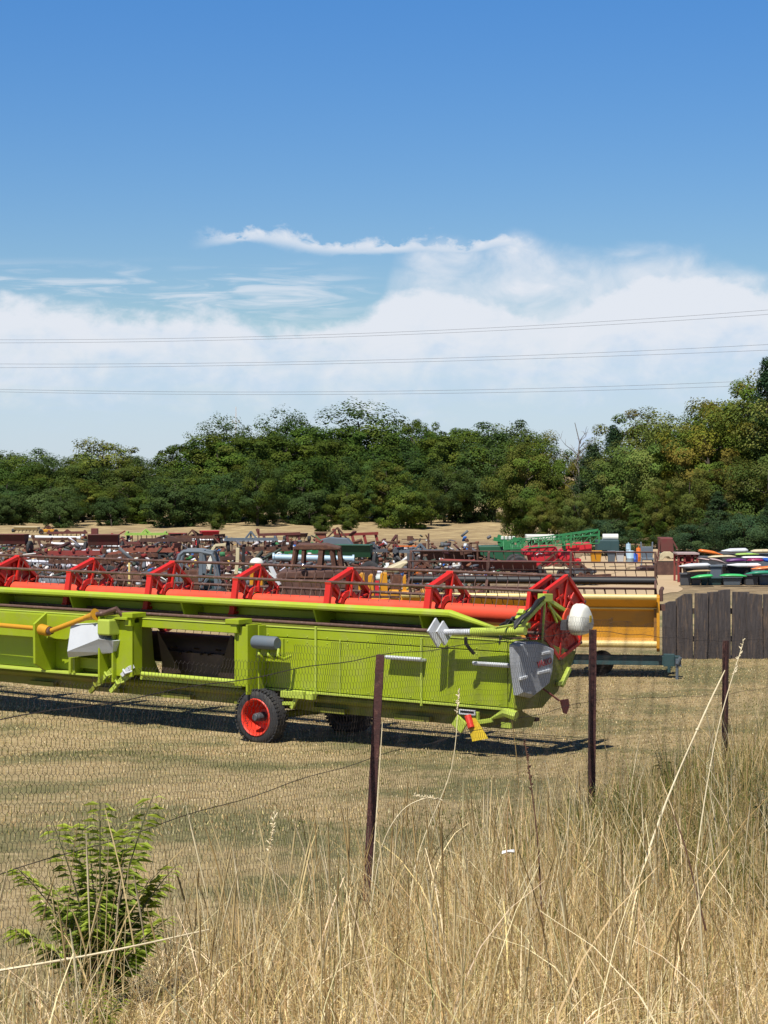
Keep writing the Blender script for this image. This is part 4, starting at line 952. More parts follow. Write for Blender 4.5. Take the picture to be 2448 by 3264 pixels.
b = MB(); b.prism([(q2(1524, 1740).x, q2(0, 1740).z), (q2(1660, 0).x, q2(0, 1738).z), (q2(1668, 0).x, q2(0, 1775).z), (q2(1640, 0).x, q2(0, 1795).z), (q2(1530, 0).x, q2(0, 1768).z)], lambda a, c, d: (a, d, c), -.5, .6); b.build('hopper', 'green_dark', gb, bevel=.02)
b = MB(); b.box(q2(1500, 1752, -.4), (.05, .05, .5)); b.bar(q2(1494, 1730, -.4), q2(1494, 1800, -.4), .06, .06); b.bar(q2(1520, 1732, -.4), q2(1520, 1800, -.4), .06, .06); b.bar(q2(1494, 1730, -.4), q2(1524, 1730, -.4), .05, .05); b.bar(q2(1460, 1800, -.4), q2(1660, 1806, -.4), .1, .1)
b.bar(q2(1465, 1762, -.4), q2(1500, 1754, -.4), .16, .14); b.build('frame', 'rust', gb)
b = MB()
for i in range(16): p = q2(random.uniform(1580, 1665), random.uniform(1712, 1742), random.uniform(-.6, .3)); b.box(p, (random.uniform(.1, .4), .15, random.uniform(.05, .25)), Matrix.Rotation(random.uniform(-.4, .4), 3, 'Y'))
b.build('coulter_linkage', 'green_boom', gb)
b = MB()
for i in range(4): b.box(q2(1600 + 12 * i, 1714, -.2), (.1, .1, .12))
b.build('spout', 'white_plastic', gb, bevel=.02)
for u in (1560, 1650): wheel_part(gb, q2(u, 1806, -.4) + Vector((0, 0, .1)), .3, .16, 'rust')
# white long tank behind the boom
def box_thing(name, px0, py0, px1, py1, Y, m, label, cat, dep=.6, group=None, bev=.03, extra=None):
    """a body seen between two photo pixels at depth Y, reaching the ground if py1 is its foot"""
    r = T(name, (px0 + px1) / 2, Y, label, cat, group); w = S(px1 - px0, Y); z1 = zat(py0, Y) - r.location.z; z0 = max(zat(py1, Y) - r.location.z, 0.0)
    b = MB(); b.bx((-w / 2, 0, z0), (w / 2, dep, z1)); o = b.build('body', m, r, bevel=bev)
    return r, w, z0, z1
r, w, z0, z1 = box_thing('water_tank', 1678, 1705, 1772, 1722, 74, 'white_plastic', 'white flat topped tank showing above the green sprayer boom', 'tank', .8)
b = MB(); b.bx((-w / 2 + .1, .1, 0), (w / 2 - .1, .7, z0 - .003)); b.build('stand', 'rust', r)
r, w, z0, z1 = box_thing('generator', 1904, 1722, 1974, 1762, 72, 'teal_dark', 'dark teal cabinet with a white roll on its top at the wood edge', 'machine', .8)
b = MB(); b.tube([(-w * .22, .3, z1 + .10), (w * .48, .3, z1 + .10)], .13, 14); b.build('white_roll', 'white_plastic', r, smooth=40); b = MB(); b.bx((-w / 2 + .04, -.02, z0 + .1), (w * .1, -.003, z1 - .06)); b.build('door', 'teal_dark', r)
def bin_like(name, px0, py0, px1, py1, Y, m, label, cat, lid=None):
    r = T(name, (px0 + px1) / 2, Y, label, cat); w = S(px1 - px0, Y); h = zat(py0, Y) - r.location.z; z0 = max(0, zat(py1, Y) - r.location.z)
    b = MB(); b.loft([[(-w * .42, .05, z0), (w * .42, .05, z0), (w * .42, w * .8, z0), (-w * .42, w * .8, z0)], [(-w / 2, 0, h), (w / 2, 0, h), (w / 2, w * .9, h), (-w / 2, w * .9, h)]]); b.build('tub', m, r, bevel=.02)
    b = MB(); b.bx((-w * .54, -.04, h + .003), (w * .54, w * .94, h + .05)); b.build('rim', lid or m, r, bevel=.01)
    return r
bin_like('plastic_crate', 1884, 1760, 1918, 1792, 69, 'yellow_paint', 'yellow plastic crate between the red sprayer and the teal cabinet', 'crate')
bin_like('grey_tub', 1938, 1760, 1962, 1792, 69.3, 'slate_grey', 'grey green tub just right of the yellow crate', 'tub'); bin_like('grey_tub', 1966, 1762, 1990, 1792, 69.5, 'silver', 'paler grey tub beside the light blue barrel', 'tub')
def barrel(px, py0, py1, Y, r_, m, label):
    h = zat(py0, Y); z0 = max(0, zat(py1, Y)); b = MB(); b.lathe([(r_ * .9, z0), (r_, z0 + .03), (r_, z0 + (h - z0) * .33), (r_ * 1.04, z0 + (h - z0) * .35), (r_, z0 + (h - z0) * .37), (r_, h - .04), (r_ * .86, h), (r_ * .2, h), (r_ * .2, h + .05)], (0, 0, 0), (0, 0, 1), 20)
    o = b.build('barrel', m, smooth=40, label=label, cat='barrel'); o.location = gpt(px, Y); return o
barrel(2003, 1733, 1760, 71, .09, 'light_blue', 'slim pale blue canister standing behind the light blue barrel'); barrel(2008, 1755, 1792, 69, .15, 'light_blue', 'light blue barrel at the edge of the wood'); barrel(2024, 1765, 1792, 69, .10, 'blue', 'small bright blue drum beside the light blue barrel'); barrel(2035, 1746, 1790, 69.4, .085, 'orange', 'upright orange canister next to the grey seat frame')
# grey chair like frame
r = T('seat_frame', 2062, 67., 'grey upright machine frame with two tall side arms beside the lane', 'machine part')
kk = 67. / F
b = MB()
for s in (-1, 1): b.bar((s * .17, 0, .45), (s * .20, .05, .98), .05, .08); b.bar((s * .24, -.3, .02), (s * .17, 0, .45), .05, .06)
b.bx((-.17, .0, .4), (.17, .08, .82)); b.bx((-.2, -.3, .36), (.2, .05, .44)); b.build('frame', 'slate_grey', r, bevel=.02)
b = MB(); b.bx((-.36, -.4, .0), (.36, .3, .10)); b.bx((-.3, -.45, .12), (.3, -.38, .2)); b.build('base', 'brown_steel', r, bevel=.01)
# maroon machine hood on cream base
r = T('machine_hood', 2122, 64., 'maroon tapered machine hood on a cream arched base beside the lane', 'machine part')
kk = 64. / F
def q3(px, py, d=0.): return Vector(((px - 2122) * kk, d, zat(py, 64.)))
b = MB(); A_ = [q3(2100, 1713), q3(2142, 1713), q3(2146, 1758), q3(2102, 1758)]
b.loft([[Vector((p.x * .9, .5, p.z)) for p in A_], [Vector((p.x, .3, p.z)) for p in A_], [Vector((p.x, -.2, p.z)) for p in A_], [Vector((p.x * .92, -.28, p.z - .02)) for p in A_]]); b.build('hood', 'maroon', r, bevel=.02)
b = MB(); b.bar(q3(2101, 1716, -.25), q3(2094, 1768, -.25), .05, .06); b.bar(q3(2140, 1722, -.25), q3(2155, 1748, -.25), .05, .05); b.bar(q3(2095, 1768, -.25), q3(2092, 1790, -.25), .04, .04); b.build('arm', 'maroon', r)
b = MB(); P_ = [q3(2098, 1785), q3(2101, 1764), q3(2112, 1757), q3(2132, 1757), q3(2142, 1764), q3(2144, 1778), q3(2134, 1780), q3(2128, 1773), q3(2117, 1773), q3(2108, 1784)]
b.prism([(p.x, p.z) for p in P_], lambda a, c, d: (a, d, c), -.3, .4); b.build('arched_base', 'cream', r, bevel=.015)
b = MB(); b.bx((-.32, -.3, .0), (.42, .4, q3(0, 1790).z)); b.build('pallet', 'rust_brown', r)

# ---- pile of plastic panels and bins on the right
K = lambda x, y: (2028 + x * .2532, 1660 + y * .2532)
def long_panel(x0, y0, x1, y1, th, Y, m, label, bow=.06, dep=.36):
    (pa_, qa), (pb_, qb) = K(x0, y0), K(x1, y1); A = Vector((xat(pa_, Y), Y, zat(qa, Y))); B_ = Vector((xat(pb_, Y), Y, zat(qb, Y))); mid = (A + B_) / 2; h = S(th * .2532, Y)
    rings = []; n = 12; tap = random.choice([(9, 2.4), (2.6, 8), (4, 4)]); bow *= random.uniform(-.3, .8)
    for i in range(n + 1):
        t = i / n; c_ = A.lerp(B_, t) - mid; s = max(.22, min(1., (t + .05) * tap[0]) * min(1., (1.05 - t) * tap[1])); c_.z += bow * math.sin(math.pi * t) * .5; c_.y += -bow * math.sin(math.pi * t)
        ring = []
        for j in range(12):
            w = 2 * math.pi * j / 12; cw, sw = math.cos(w), math.sin(w)
            ring.append(c_ + Vector((0, dep * .5 * math.copysign(abs(cw) ** .6, cw) * (.5 + .5 * s), h * .5 * s * math.copysign(abs(sw) ** .7, sw))))
        rings.append(ring)
    b = MB(); b.loft(rings); o = b.build('plastic_shell', m, smooth=50, label=label, cat='plastic shell', group='plastic shells piled on the right'); o.location = mid; return o
for a in (
    (785, 376, 1085, 430, 48, 60.0, 'orange', 'amber orange pointed panel at the top left of the panel pile'),
    (1075, 380, 1400, 372, 60, 60.6, 'silver', 'pale grey panel lying on the very top of the pile'),
    (1440, 385, 1700, 378, 50, 60.4, 'cream', 'cream panel on top of the pile at the right edge'),
    (1250, 425, 1540, 420, 30, 59.6, 'leaf_lime', 'thin lime green panel under the pale grey top panel'),
    (900, 458, 1250, 448, 34, 59.4, 'cream', 'cream tan panel directly below the amber orange one'),
    (1330, 462, 1700, 462, 28, 59.2, 'white_paint', 'thin white panel under the lime green strip'),
    (1130, 505, 1400, 500, 44, 59.0, 'purple', 'purple panel in the middle of the pile'),
    (1390, 500, 1600, 500, 40, 58.9, 'magenta', 'dark magenta panel right of the purple one'),
    (1600, 488, 1720, 500, 50, 58.7, 'blue', 'bright blue panel end at the right edge'),
    (1140, 556, 1560, 556, 48, 58.2, 'white_paint', 'brightest white long panel in the middle of the pile'),
    (1450, 606, 1740, 580, 44, 57.9, 'orange', 'bright orange panel below the white one at the right edge'),
    (540, 572, 925, 556, 54, 58.3, 'silver', 'silver panel at the left end of the pile'),
    (770, 470, 930, 494, 22, 59.1, 'pink_grey', 'small pinkish strip between red rack and cream panel'),
    (640, 642, 935, 628, 22, 57.8, 'tan_box', 'thin tan strip under the silver panel'),
    (925, 480, 1130, 535, 30, 58.8, 'pink_grey', 'pinkish strip sloping down left of the purple panel'),
    (690, 718, 960, 690, 40, 57.2, 'bright_green', 'bright green panel lowest at the left of the pile'),
    (1050, 690, 1385, 696, 38, 57.3, 'bright_green', 'second bright green panel, resting on the bins in the middle'),
    (1380, 668, 1720, 652, 46, 57.4, 'teal_green', 'dark teal green panel lowest at the right edge'),
    (1000, 560, 1120, 552, 30, 58.4, 'dark_grey', 'dark grey panel left of the brightest white one')):
    long_panel(*a)
for i, (x0, x1, y0, m, lab) in enumerate(((700, 815, 738, 'dark_grey', 'narrow dark bin second from the left end under the green shells'), (905, 1085, 730, 'teal_dark', 'dark teal bin between the two bright green shells'), (1325, 1380, 730, 'dark_grey', 'narrow dark bin right of the wide grey one'), (560, 690, 680, 'dark_grey', 'dark bin at the left end under the silver panel'), (820, 900, 745, 'teal_dark', 'dark green bin below the leftmost bright green panel'), (930, 1080, 580, 'slate_grey', 'grey bin standing between silver and white panels'), (1090, 1330, 720, 'slate_grey', 'wide grey bin under the second bright green panel'), (1370, 1540, 695, 'dark_grey', 'dark bin with a pale streak under the teal panel'), (1545, 1720, 700, 'slate_grey', 'slate grey bin at the right edge under the teal panel'))):
    p0, y_ = K(x0, y0); p1, _ = K(x1, 0); bin_like('refuse_bin', p0, y_, p1, 1872, 57.9 + .1 * (i % 3) - (.5 if i in (2,) else 0) * -1, m, lab, 'bin')
for i, (x0, x1, y0, Yb, m, lab) in enumerate(((820, 1060, 470, 60.8, 'dark_grey', 'dark crate at the back of the pile under the amber orange shell'), (1080, 1400, 425, 61.6, 'dark_grey', 'dark crate at the back of the pile under the pale grey top shell'), (1420, 1720, 420, 61.2, 'slate_grey', 'dark crate at the back right of the pile'), (620, 900, 610, 58.9, 'black', 'black crate under the silver shell'), (1130, 1450, 590, 59.0, 'black', 'black crate under the brightest white shell'), (1460, 1720, 640, 58.8, 'dark_grey', 'dark crate under the bright orange shell'))):
    p0, y_ = K(x0, y0); p1, _ = K(x1, 0); bin_like('storage_crate', p0, y_, p1, 1872, Yb, m, lab, 'crate')
r = T('metal_rack', *(lambda p: (p[0], 59.5))(K(650, 500)), 'red metal rack at the left of the panel pile', 'rack')
w = S(60, 59.5); zb_ = zat(K(0, 525)[1], 59.5); zt_ = zat(K(0, 425)[1], 59.5)
b = MB()
for u in (-w / 2, -.1, .12, w / 2):
    for v_ in (0, .8): b.bx((u - .03, v_ - .03, 0), (u + .03, v_ + .03, zt_))
for z_ in (zb_, zt_ - .03): b.bx((-w / 2, -.03, z_ - .03), (w / 2, .8, z_ + .02))
b.build('frame', 'old_red', r)
b = MB(); b.bx((-w / 2 - .05, -.1, zt_ + .003), (w / 2 + .05, .85, zt_ + .05)); b.build('shelf_board', 'pink_grey', r)
b = MB(); b.bx((-.04, .1, zb_ + .02), (.1, .4, zt_ - .08)); b.build('panel', 'old_red', r)

# ---- rusty cab shell
Y = 43.; kk = Y / F
r = T('cab_shell', 1020, Y, 'rusty brown truck cab shell without glass behind the reel', 'wrecked vehicle')
def q4(px, py, d=0.): return Vector(((px - 1020) * kk, d, zat(py, Y) - .0))
zb0 = .15
b = MB(); b.prism([(q4(868, 0).x, zb0), (q4(868, 1838).x, q4(0, 1842).z), (q4(900, 0).x, q4(0, 1818).z), (q4(1196, 0).x, q4(0, 1810).z), (q4(1200, 0).x, zb0)], lambda a, c, d: (a, d, c), -.7, .8); body = b.build('body', 'rust_brown', r, bevel=.03)
b = MB()
for x in (912, 958, 1010, 1060): b.bx((q4(x, 0).x - .012, -.715, zb0 + .05), (q4(x, 0).x + .012, -.702, q4(0, 1822).z))
b.bx((q4(905, 0).x, -.72, q4(0, 1836).z), (q4(1130, 0).x, -.702, q4(0, 1832).z)); b.bx((q4(905, 0).x, -.72, q4(0, 1868).z), (q4(1130, 0).x, -.702, q4(0, 1864).z)); b.build('body_rib', 'rust', r)
for s_ in (-.6, .7):
    b = MB(); b.bar(q4(934, 1812, s_), q4(946, 1740, s_ * .85), .07, .06); b.bar(q4(966, 1812, s_), q4(970, 1738, s_ * .85), .06, .06); b.bar(q4(1020, 1812, s_), q4(1026, 1738, s_ * .85), .10, .07); b.bar(q4(1068, 1812, s_), q4(1056, 1740, s_ * .85), .07, .06); b.bar(q4(1090, 1812, s_), q4(1080, 1744, s_ * .85), .06, .06)
    b.build('pillar', 'rust', r)
b = MB(); b.prism([(q4(940, 0).x, q4(0, 1744).z), (q4(950, 0).x, q4(0, 1733).z), (q4(1040, 0).x, q4(0, 1733).z), (q4(1084, 0).x, q4(0, 1744).z), (q4(1086, 0).x, q4(0, 1750).z), (q4(940, 0).x, q4(0, 1750).z)], lambda a, c, d: (a, d, c), -.58, .66); b.build('roof', 'rust', r, bevel=.02)
b = MB(); p = q4(971, 1799, -.76); b.lathe([(.02, .07), (.05, .055), (.068, .03), (.075, -.02), (.06, -.05)], p, (-.45, -.72, .62), 20); b.build('headlamp', 'chrome', r, smooth=60)
b = MB(); b.bar(q4(866, 1800, -.6), q4(892, 1850, -.72), .10, .05); b.bar(q4(880, 1830, -.7), q4(898, 1858, -.75), .08, .04); b.build('side_arm', 'silver', r)
for x in (925, 1120): wheel_part(r, Vector((q4(x, 0).x, -.6, .3)), .3, .18)
# rust box on legs further back
r, w, z0, z1 = box_thing('rusty_bin', 1005, 1701, 1039, 1728, 88, 'terracotta', 'square rust red metal box standing above the cab roof', 'metal box', .5)
b = MB()
for s_ in (-1, 1): b.bx((s_ * w * .42 - .03, .05, 0), (s_ * w * .42 + .03, .12, z0 - .003))
b.bx((-w * .6, -.05, z1 + .003), (w * .62, .5, z1 + .05)); b.build('legs', 'rust', r)
# grey tractor cab frame
Y = 44.; r = T('tractor_frame', 630, Y, 'grey blue tractor cab frame with rounded arch behind the reel', 'wrecked tractor'); kk = Y / F
def q5(px, py, d=0.): return Vector(((px - 630) * kk, d, zat(py, Y)))
b = MB()
for d_ in (-.4, .5):
    b.tube([q5(570, 1795, d_), q5(578, 1768, d_), q5(592, 1756, d_), q5(640, 1756, d_), q5(680, 1764, d_), q5(690, 1790, d_)], .045, 8); b.bar(q5(646, 1756, d_), q5(644, 1850, d_), .085, .07); b.bar(q5(570, 1795, d_), q5(570, 1900, d_), .07, .07); b.bar(q5(690, 1788, d_), q5(694, 1880, d_), .07, .07)
for px in (585, 646, 682): b.bar(q5(px, 1758, -.4), q5(px, 1758, .5), .05, .05)
b.bar(q5(644, 1870, -.4), q5(668, 1838, -.3), .05, .05); b.build('cab_frame', 'slate_grey', r)
b = MB(); b.bx((q5(575, 0).x, -.5, .2), (q5(700, 0).x, .6, q5(0, 1880).z)); b.bx((q5(590, 0).x, -.3, q5(0, 1880).z + .003), (q5(640, 0).x, .3, q5(0, 1815).z)); b.build('engine_block', 'rust', r, bevel=.03)
b = MB(); b.bx((q5(652, 0).x, -.2, q5(0, 1878).z), (q5(690, 0).x, .2, q5(0, 1840).z)); b.tube([q5(668, 1842, 0), q5(676, 1800, 0)], .03, 8); b.bar(q5(648, 1828, -.3), q5(692, 1832, -.3), .05, .04); b.build('seat', 'teal_dark', r, bevel=.02)
for x in (585, 690): wheel_part(r, Vector((q5(x, 0).x, -.55, .38)), .38, .25)
# cream pillars and white parts behind
def posty(name, pts, w, Y, m, label, cat, d=.1):
    px0 = pts[0][0]; g0 = gpt(px0, Y); b = MB(g0); P_ = [Vector((xat(x, Y), Y, zat(y, Y))) for x, y in pts]
    for i in range(len(P_) - 1): b.bar(P_[i], P_[i + 1], d, w, (0, 1, 0)) if abs((P_[i + 1] - P_[i]).normalized().z) < .3 else b.bar(P_[i], P_[i + 1], w, d)
    o = b.build(name, m, bevel=.008, label=label, cat=cat); o.location = g0; return o
posty('cab_pillar', [(752, 1830), (757, 1788), (758, 1746)], .09, 50, 'cream', 'cream upright post right of the grey tractor frame', 'post', .1)
posty('cab_pillar', [(776, 1830), (776, 1744)], .07, 50.5, 'black', 'black upright post beside the cream one', 'post', .1)
posty('white_hook', [(672, 1760), (686, 1738), (720, 1736)], .07, 52, 'cream', 'bent cream pipe above the grey tractor frame', 'pipe', .07)
posty('white_hook', [(664, 1815), (668, 1792), (676, 1774)], .12, 49, 'white_plastic', 'white slanted fender inside the grey tractor frame', 'fender', .1)
posty('yellow_post', [(412, 1862), (412, 1794)], .05, 46, 'yellow_pale', 'pale yellow stake between the second and third reel stars', 'stake', .05)
# yellow machine blocks
Y = 41.; r = T('yellow_machine', 1215, Y, 'old yellow implement with tall rounded blocks behind the reel', 'farm implement'); kk = Y / F
def q6(px, py, d=0.): return Vector(((px - 1215) * kk, d, zat(py, Y)))
b = MB()
for (x0, x1, y0) in ((1142, 1166, 1826), (1172, 1194, 1830), (1210, 1238, 1824), (1282, 1298, 1832)):
    a_, c_ = q6(x0, y0), q6(x1, 1925); b.prism([(a_.x, c_.z), (a_.x + .01, a_.z - .05), (a_.x + .06, a_.z), (c_.x - .03, a_.z - .01), (c_.x, c_.z)], lambda a, c, d: (a, d, c), -.2, .25)
b.build('upright', 'yellow_paint', r, bevel=.02)
b = MB()
for (x0, x1, y0, y1) in ((1240, 1272, 1878, 1925), (1276, 1306, 1880, 1925), (1130, 1320, 1905, 1935), (1340, 1376, 1878, 1915)):
    a_, c_ = q6(x0, y0), q6(x1, y1); b.bx((a_.x, -.35, c_.z), (c_.x, .2, a_.z))
b.bx((q6(1130, 0).x, -.3, .1), (q6(1360, 0).x, .3, q6(0, 1936).z)); b.build('block', 'yellow_paint', r, bevel=.03)
b = MB(); b.bar(q6(1130, 1898, -.4), q6(1380, 1900, -.4), .04, .05); b.bx((q6(1244, 0).x, -.1, q6(0, 1878).z), (q6(1280, 0).x, .2, q6(0, 1832).z)); b.build('crossbar', 'rust', r)
b = MB(); b.bx((q6(1196, 0).x, -.22, q6(0, 1915).z), (q6(1208, 0).x, -.1, q6(0, 1850).z)); b.build('red_strut', 'sprayer_red', r)
# cream hood sheet + blue corner
b = MB(); Y = 46.; A_ = [(1222, 1819), (1240, 1806), (1284, 1788), (1300, 1790), (1268, 1822)]; g0 = gpt(1260, Y)
b.off = g0; b.prism([(xat(x, Y), zat(y, Y)) for x, y in A_], lambda a, c, d: (a, d, c), Y - .5, Y + .5); o = b.build('engine_cowl', 'cream', label='cream sloping engine cowl behind the yellow implement', cat='machine part', bevel=.03); o.location = g0
posty('dark_post', [(1308, 1860), (1308, 1762)], .16, 46.5, 'dark_grey', 'thick dark upright at the left end of the yellow header reel', 'post', .2)
# yellow lamp thing near (818,1790)
r = T('yellow_engine', 818, 47, 'small yellow engine with a white round top left of the rusty cab', 'machine part')
zc = zat(1800, 47); b = MB(); b.bx((-.16, -.2, 0), (.16, .2, zat(1798, 47))); b.bx((-.06, -.26, zat(1818, 47)), (.1, -.2, zat(1800, 47))); b.build('block', 'yellow_paint', r, bevel=.03)
b = MB(); b.lathe([(.17, 0), (.165, .06), (.12, .12), (.05, .15)], (0, 0, zat(1798, 47) + .003), (0, 0, 1), 20); b.build('round_cover', 'white_plastic', r, smooth=60)
# blue and white cans in a row
for i, (px, m, lab) in enumerate(((1527, 'blue', 'left one of two blue canisters on the ground behind the yellow header'), (1549, 'blue', 'right one of two blue canisters on the ground behind the yellow header'), (1597, 'white_plastic', 'first white canister after the two blue ones'), (1619, 'white_plastic', 'second white canister in the row behind the yellow header'), (1655, 'white_plastic', 'third white canister in the row behind the yellow header'), (1687, 'white_plastic', 'white canister nearest the red reel end plate'))):
    Y = 60.; h = zat(1832, Y); b = MB(); w = .085; b.loft([[(-w, -.1, 0), (w, -.1, 0), (w, .1, 0), (-w, .1, 0)], [(-w, -.1, h * .75), (w, -.1, h * .75), (w, .1, h * .75), (-w, .1, h * .75)], [(-w * .5, -.06, h), (w * .6, -.06, h), (w * .6, .06, h), (-w * .5, .06, h)]]); b.tube([(.02, 0, h - .01), (.02, 0, h + .04)], .025, 8); o = b.build('canister', m, bevel=.015, label=lab, cat='canister'); o.location = gpt(px, Y) + Vector((0, 0, zat(1850, Y)))  if False else gpt(px, Y)
    o.scale = (1, 1, 1)
# flat wagon under the canisters
# pipes: (x0,y0,x1,y1,Y,r,mat,label)
for (x0, y0, x1, y1, Y, rr_, m, lab) in (
    (-60, 1708, 256, 1715, 92, .075, 'white_paint', 'long white irrigation pipe at the far left of the yard'),
    (165, 1733, 330, 1738, 84, .06, 'white_paint', 'white pipe below the end of the far left pipe'), (290, 1736, 412, 1744, 80, .05, 'silver', 'thin pale pipe sloping behind the second reel star'),
    (272, 1759, 352, 1758, 74, .075, 'silver', 'short silver pipe above the second reel star'), (362, 1760, 404, 1761, 74.5, .06, 'silver', 'short piece of silver pipe right next to the other short one'),
    (520, 1721, 700, 1722, 90, .075, 'white_paint', 'white pipe running from the lime frame towards the tractor frame'), (690, 1722, 905, 1727, 90.5, .055, 'silver', 'thin silver pipe continuing right towards the rust red box'),
    (870, 1776, 1128, 1782, 62, .10, 'light_blue', 'thick pale blue grey pipe seen through the rusty cab windows'), (1404, 1786, 1512, 1790, 64, .055, 'old_red', 'red pinkish drawbar tube left of the green seed machine'),
    (1200, 1727, 1262, 1729, 86, .04, 'rust', 'thin rusty pipe right of the rust red box')):
    g0 = gpt((x0 + x1) / 2, Y); A = Vector((xat(x0, Y), Y, zat(y0, Y))); B_ = Vector((xat(x1, Y), Y, zat(y1, Y)))
    r = empty('long_pipe', g0, lab, 'pipe'); b = MB(g0); b.tube([A, B_], rr_, 12); d_ = (B_ - A).normalized(); b.tube([B_ - d_ * .05, B_ + d_ * .01], rr_ * 1.4, 12); b.tube([A - d_ * .01, A + d_ * .05], rr_ * 1.4, 12); b.build('tube', m, r, smooth=50)
    b = MB(g0)
    for t in (.15, .85):
        p = A.lerp(B_, t); 
        for s_ in (-1, 1): b.bar((p.x + s_ * .12, p.y + .03 * s_, p.z - rr_ - .005), (p.x + s_ * .3, p.y + .25 * s_, .0), .05, .05)
        b.bar((p.x - .14, p.y, p.z - rr_ - .02), (p.x + .14, p.y, p.z - rr_ - .02), .05, .04)
    b.build('trestle', 'rust', r)
# ---- implements of many kinds
def tilt(b_): return b_
def harrow(px, Y, w, h, m, label, m2='rust', cat='harrow'):
    r = T('harrow', px, Y, label, cat, None, random.uniform(-.35, .35)); b = MB(); d = w * .5
    for v in (0, d / 2, d): b.bx((-w / 2, v - .04, h * .6), (w / 2, v + .04, h * .6 + .09))
    for u in (-w / 2 + .1, 0, w / 2 - .1): b.bx((u - .04, 0, h * .6 + .093), (u + .04, d, h * .6 + .17))
    b.bar((-.3, 0, h * .6), (0, .1, h), .07, .06); b.bar((.3, 0, h * .6), (0, .1, h), .07, .06); b.bar((0, .1, h), (0, d, h * .65), .06, .05); b.build('frame', m, r)
    n = min(int(w / .22), 12); t0 = None
    for i in range(n):
        u = -w / 2 + .1 + i * (w - .2) / max(n - 1, 1); v = (i % 3) * d / 2
        if t0 is None: b = MB(); b.tube([(0, 0, h * .6), (0, .1, h * .45), (0, .13, h * .2), (0, -.02, .0)], .022, 5); t0 = b.build('tine', m2, r); t_ = t0
        else: t_ = t0.copy(); COL.objects.link(t_); t_.parent = r
        t_.location = (u, v, 0)
    
    for s_ in (-1, 1): wheel_part(r, Vector((s_ * w * .42, d * .3, h * .3)), h * .3, .14, m, (1, 0, 0))
    return r
def disc_harrow(px, Y, w, h, m, label):
    r = T('disc_harrow', px, Y, label, 'disc harrow', None, random.uniform(-.3, .3)); b = MB(); b.bx((-w / 2, -.06, h * .75), (w / 2, .06, h * .9)); b.bar((-w * .3, 0, h * .8), (0, .6, h), .08, .07); b.bar((w * .3, 0, h * .8), (0, .6, h), .08, .07); b.bx((-w / 2, .5, h * .72), (w / 2, .6, h * .85)); b.tube([(-w / 2, 0, h * .35), (w / 2, 0, h * .35)], .03, 6)
    for s_ in (-.4, 0, .4): b.bar((s_ * w, 0, h * .35), (s_ * w, 0, h * .8), .05, .05)
    b.build('frame', m, r); b = MB(); n = int(w / .2)
    for i in range(n): u = -w / 2 + .08 + i * (w - .16) / max(n - 1, 1); b.lathe([(.03, .05), (h * .2, .03), (h * .35, -.02), (h * .35, -.03), (.03, .03)], (u, 0, h * .35), (1, .15, 0), 14)
    b.build('disc_row', 'tine_steel', r, smooth=40); return r
def plough(px, Y, w, h, m, label):
    r = T('plough', px, Y, label, 'plough', None, random.uniform(-.3, .3)); b = MB(); b.bar((-w / 2, 0, h * .7), (w / 2, .5, h * .75), .12, .12); b.bar((-w / 2, 0, h * .7), (-w / 2 - .1, 0, h), .08, .1); b.bar((-w / 2, -.3, h * .35), (-w / 2, .3, h * .35), .06, .06); b.bar((-w / 2, 0, h * .35), (-w / 2, 0, h), .06, .08)
    n = 4
    for i in range(n): u = -w / 2 + .2 + i * (w - .3) / (n - 1); v = .5 * i / (n - 1); b.bar((u, v, h * .72), (u + .12, v, h * .2), .06, .12)
    b.build('beam', m, r)
    for i in range(n):
        u = -w / 2 + .3 + i * (w - .3) / (n - 1); v = .5 * i / (n - 1); b = MB(); b.loft([[(u - .02, v - .05, .0), (u + .0, v - .08, h * .3), (u + .02, v - .06, h * .3), (u, v - .03, 0)], [(u + .2, v + .0, .02), (u + .25, v + .02, h * .36), (u + .26, v + .04, h * .36), (u + .21, v + .02, .02)], [(u + .42, v + .2, .1), (u + .44, v + .25, h * .38), (u + .45, v + .26, h * .38), (u + .43, v + .22, .1)]]); b.build('mouldboard', 'tine_steel', r)
    return r
def drill(px, Y, w, h, m, label, m2='rust'):
    r = T('seed_drill', px, Y, label, 'seed drill', None, random.uniform(-.25, .25)); b = MB(); b.prism([(-.25, h), (.35, h), (.2, h * .55), (-.1, h * .55)], lambda a, c, d: (d, a, c), -w / 2, w / 2); b.bx((-w / 2 - .02, -.3, h + .003), (w / 2 + .02, .38, h + .03)); b.build('hopper', m, r, bevel=.01)
    b = MB(); b.bx((-w / 2, -.05, h * .4), (w / 2, .05, h * .48)); n = int(w / .18)
    for i in range(n): u = -w / 2 + .06 + i * (w - .12) / max(n - 1, 1); b.tube([(u, .05, h * .55), (u, -.1, h * .3), (u, -.2, .03)], .02, 5)
    b.build('coulter_row', m2, r)
    for s_ in (-1, 1): wheel_part(r, Vector((s_ * (w / 2 + .12), .1, h * .36)), h * .36, .14, m, (1, 0, 0))
    return r
def trailer(px, Y, w, h, m, label):
    r = T('trailer_chassis', px, Y, label, 'trailer', None, random.uniform(-.2, .2)); b = MB()
    for v in (-.4, .4): b.bx((-w / 2, v - .05, h * .7), (w / 2, v + .05, h * .7 + .14))
    for i in range(5): u = -w / 2 + .05 + i * (w - .1) / 4; b.bx((u - .04, -.5, h * .7 + .143), (u + .04, .5, h * .7 + .22))
    b.bar((-w / 2, 0, h * .72), (-w / 2 - .8, 0, h * .5), .1, .1); b.bx((w / 2 - .04, -.5, h * .7 + .22), (w / 2 + .02, .5, h + .1)); b.build('frame', m, r)
    for s_ in (-.5, .5): wheel_part(r, Vector((w * .15, s_, h * .33)), h * .33, .2)
    return r
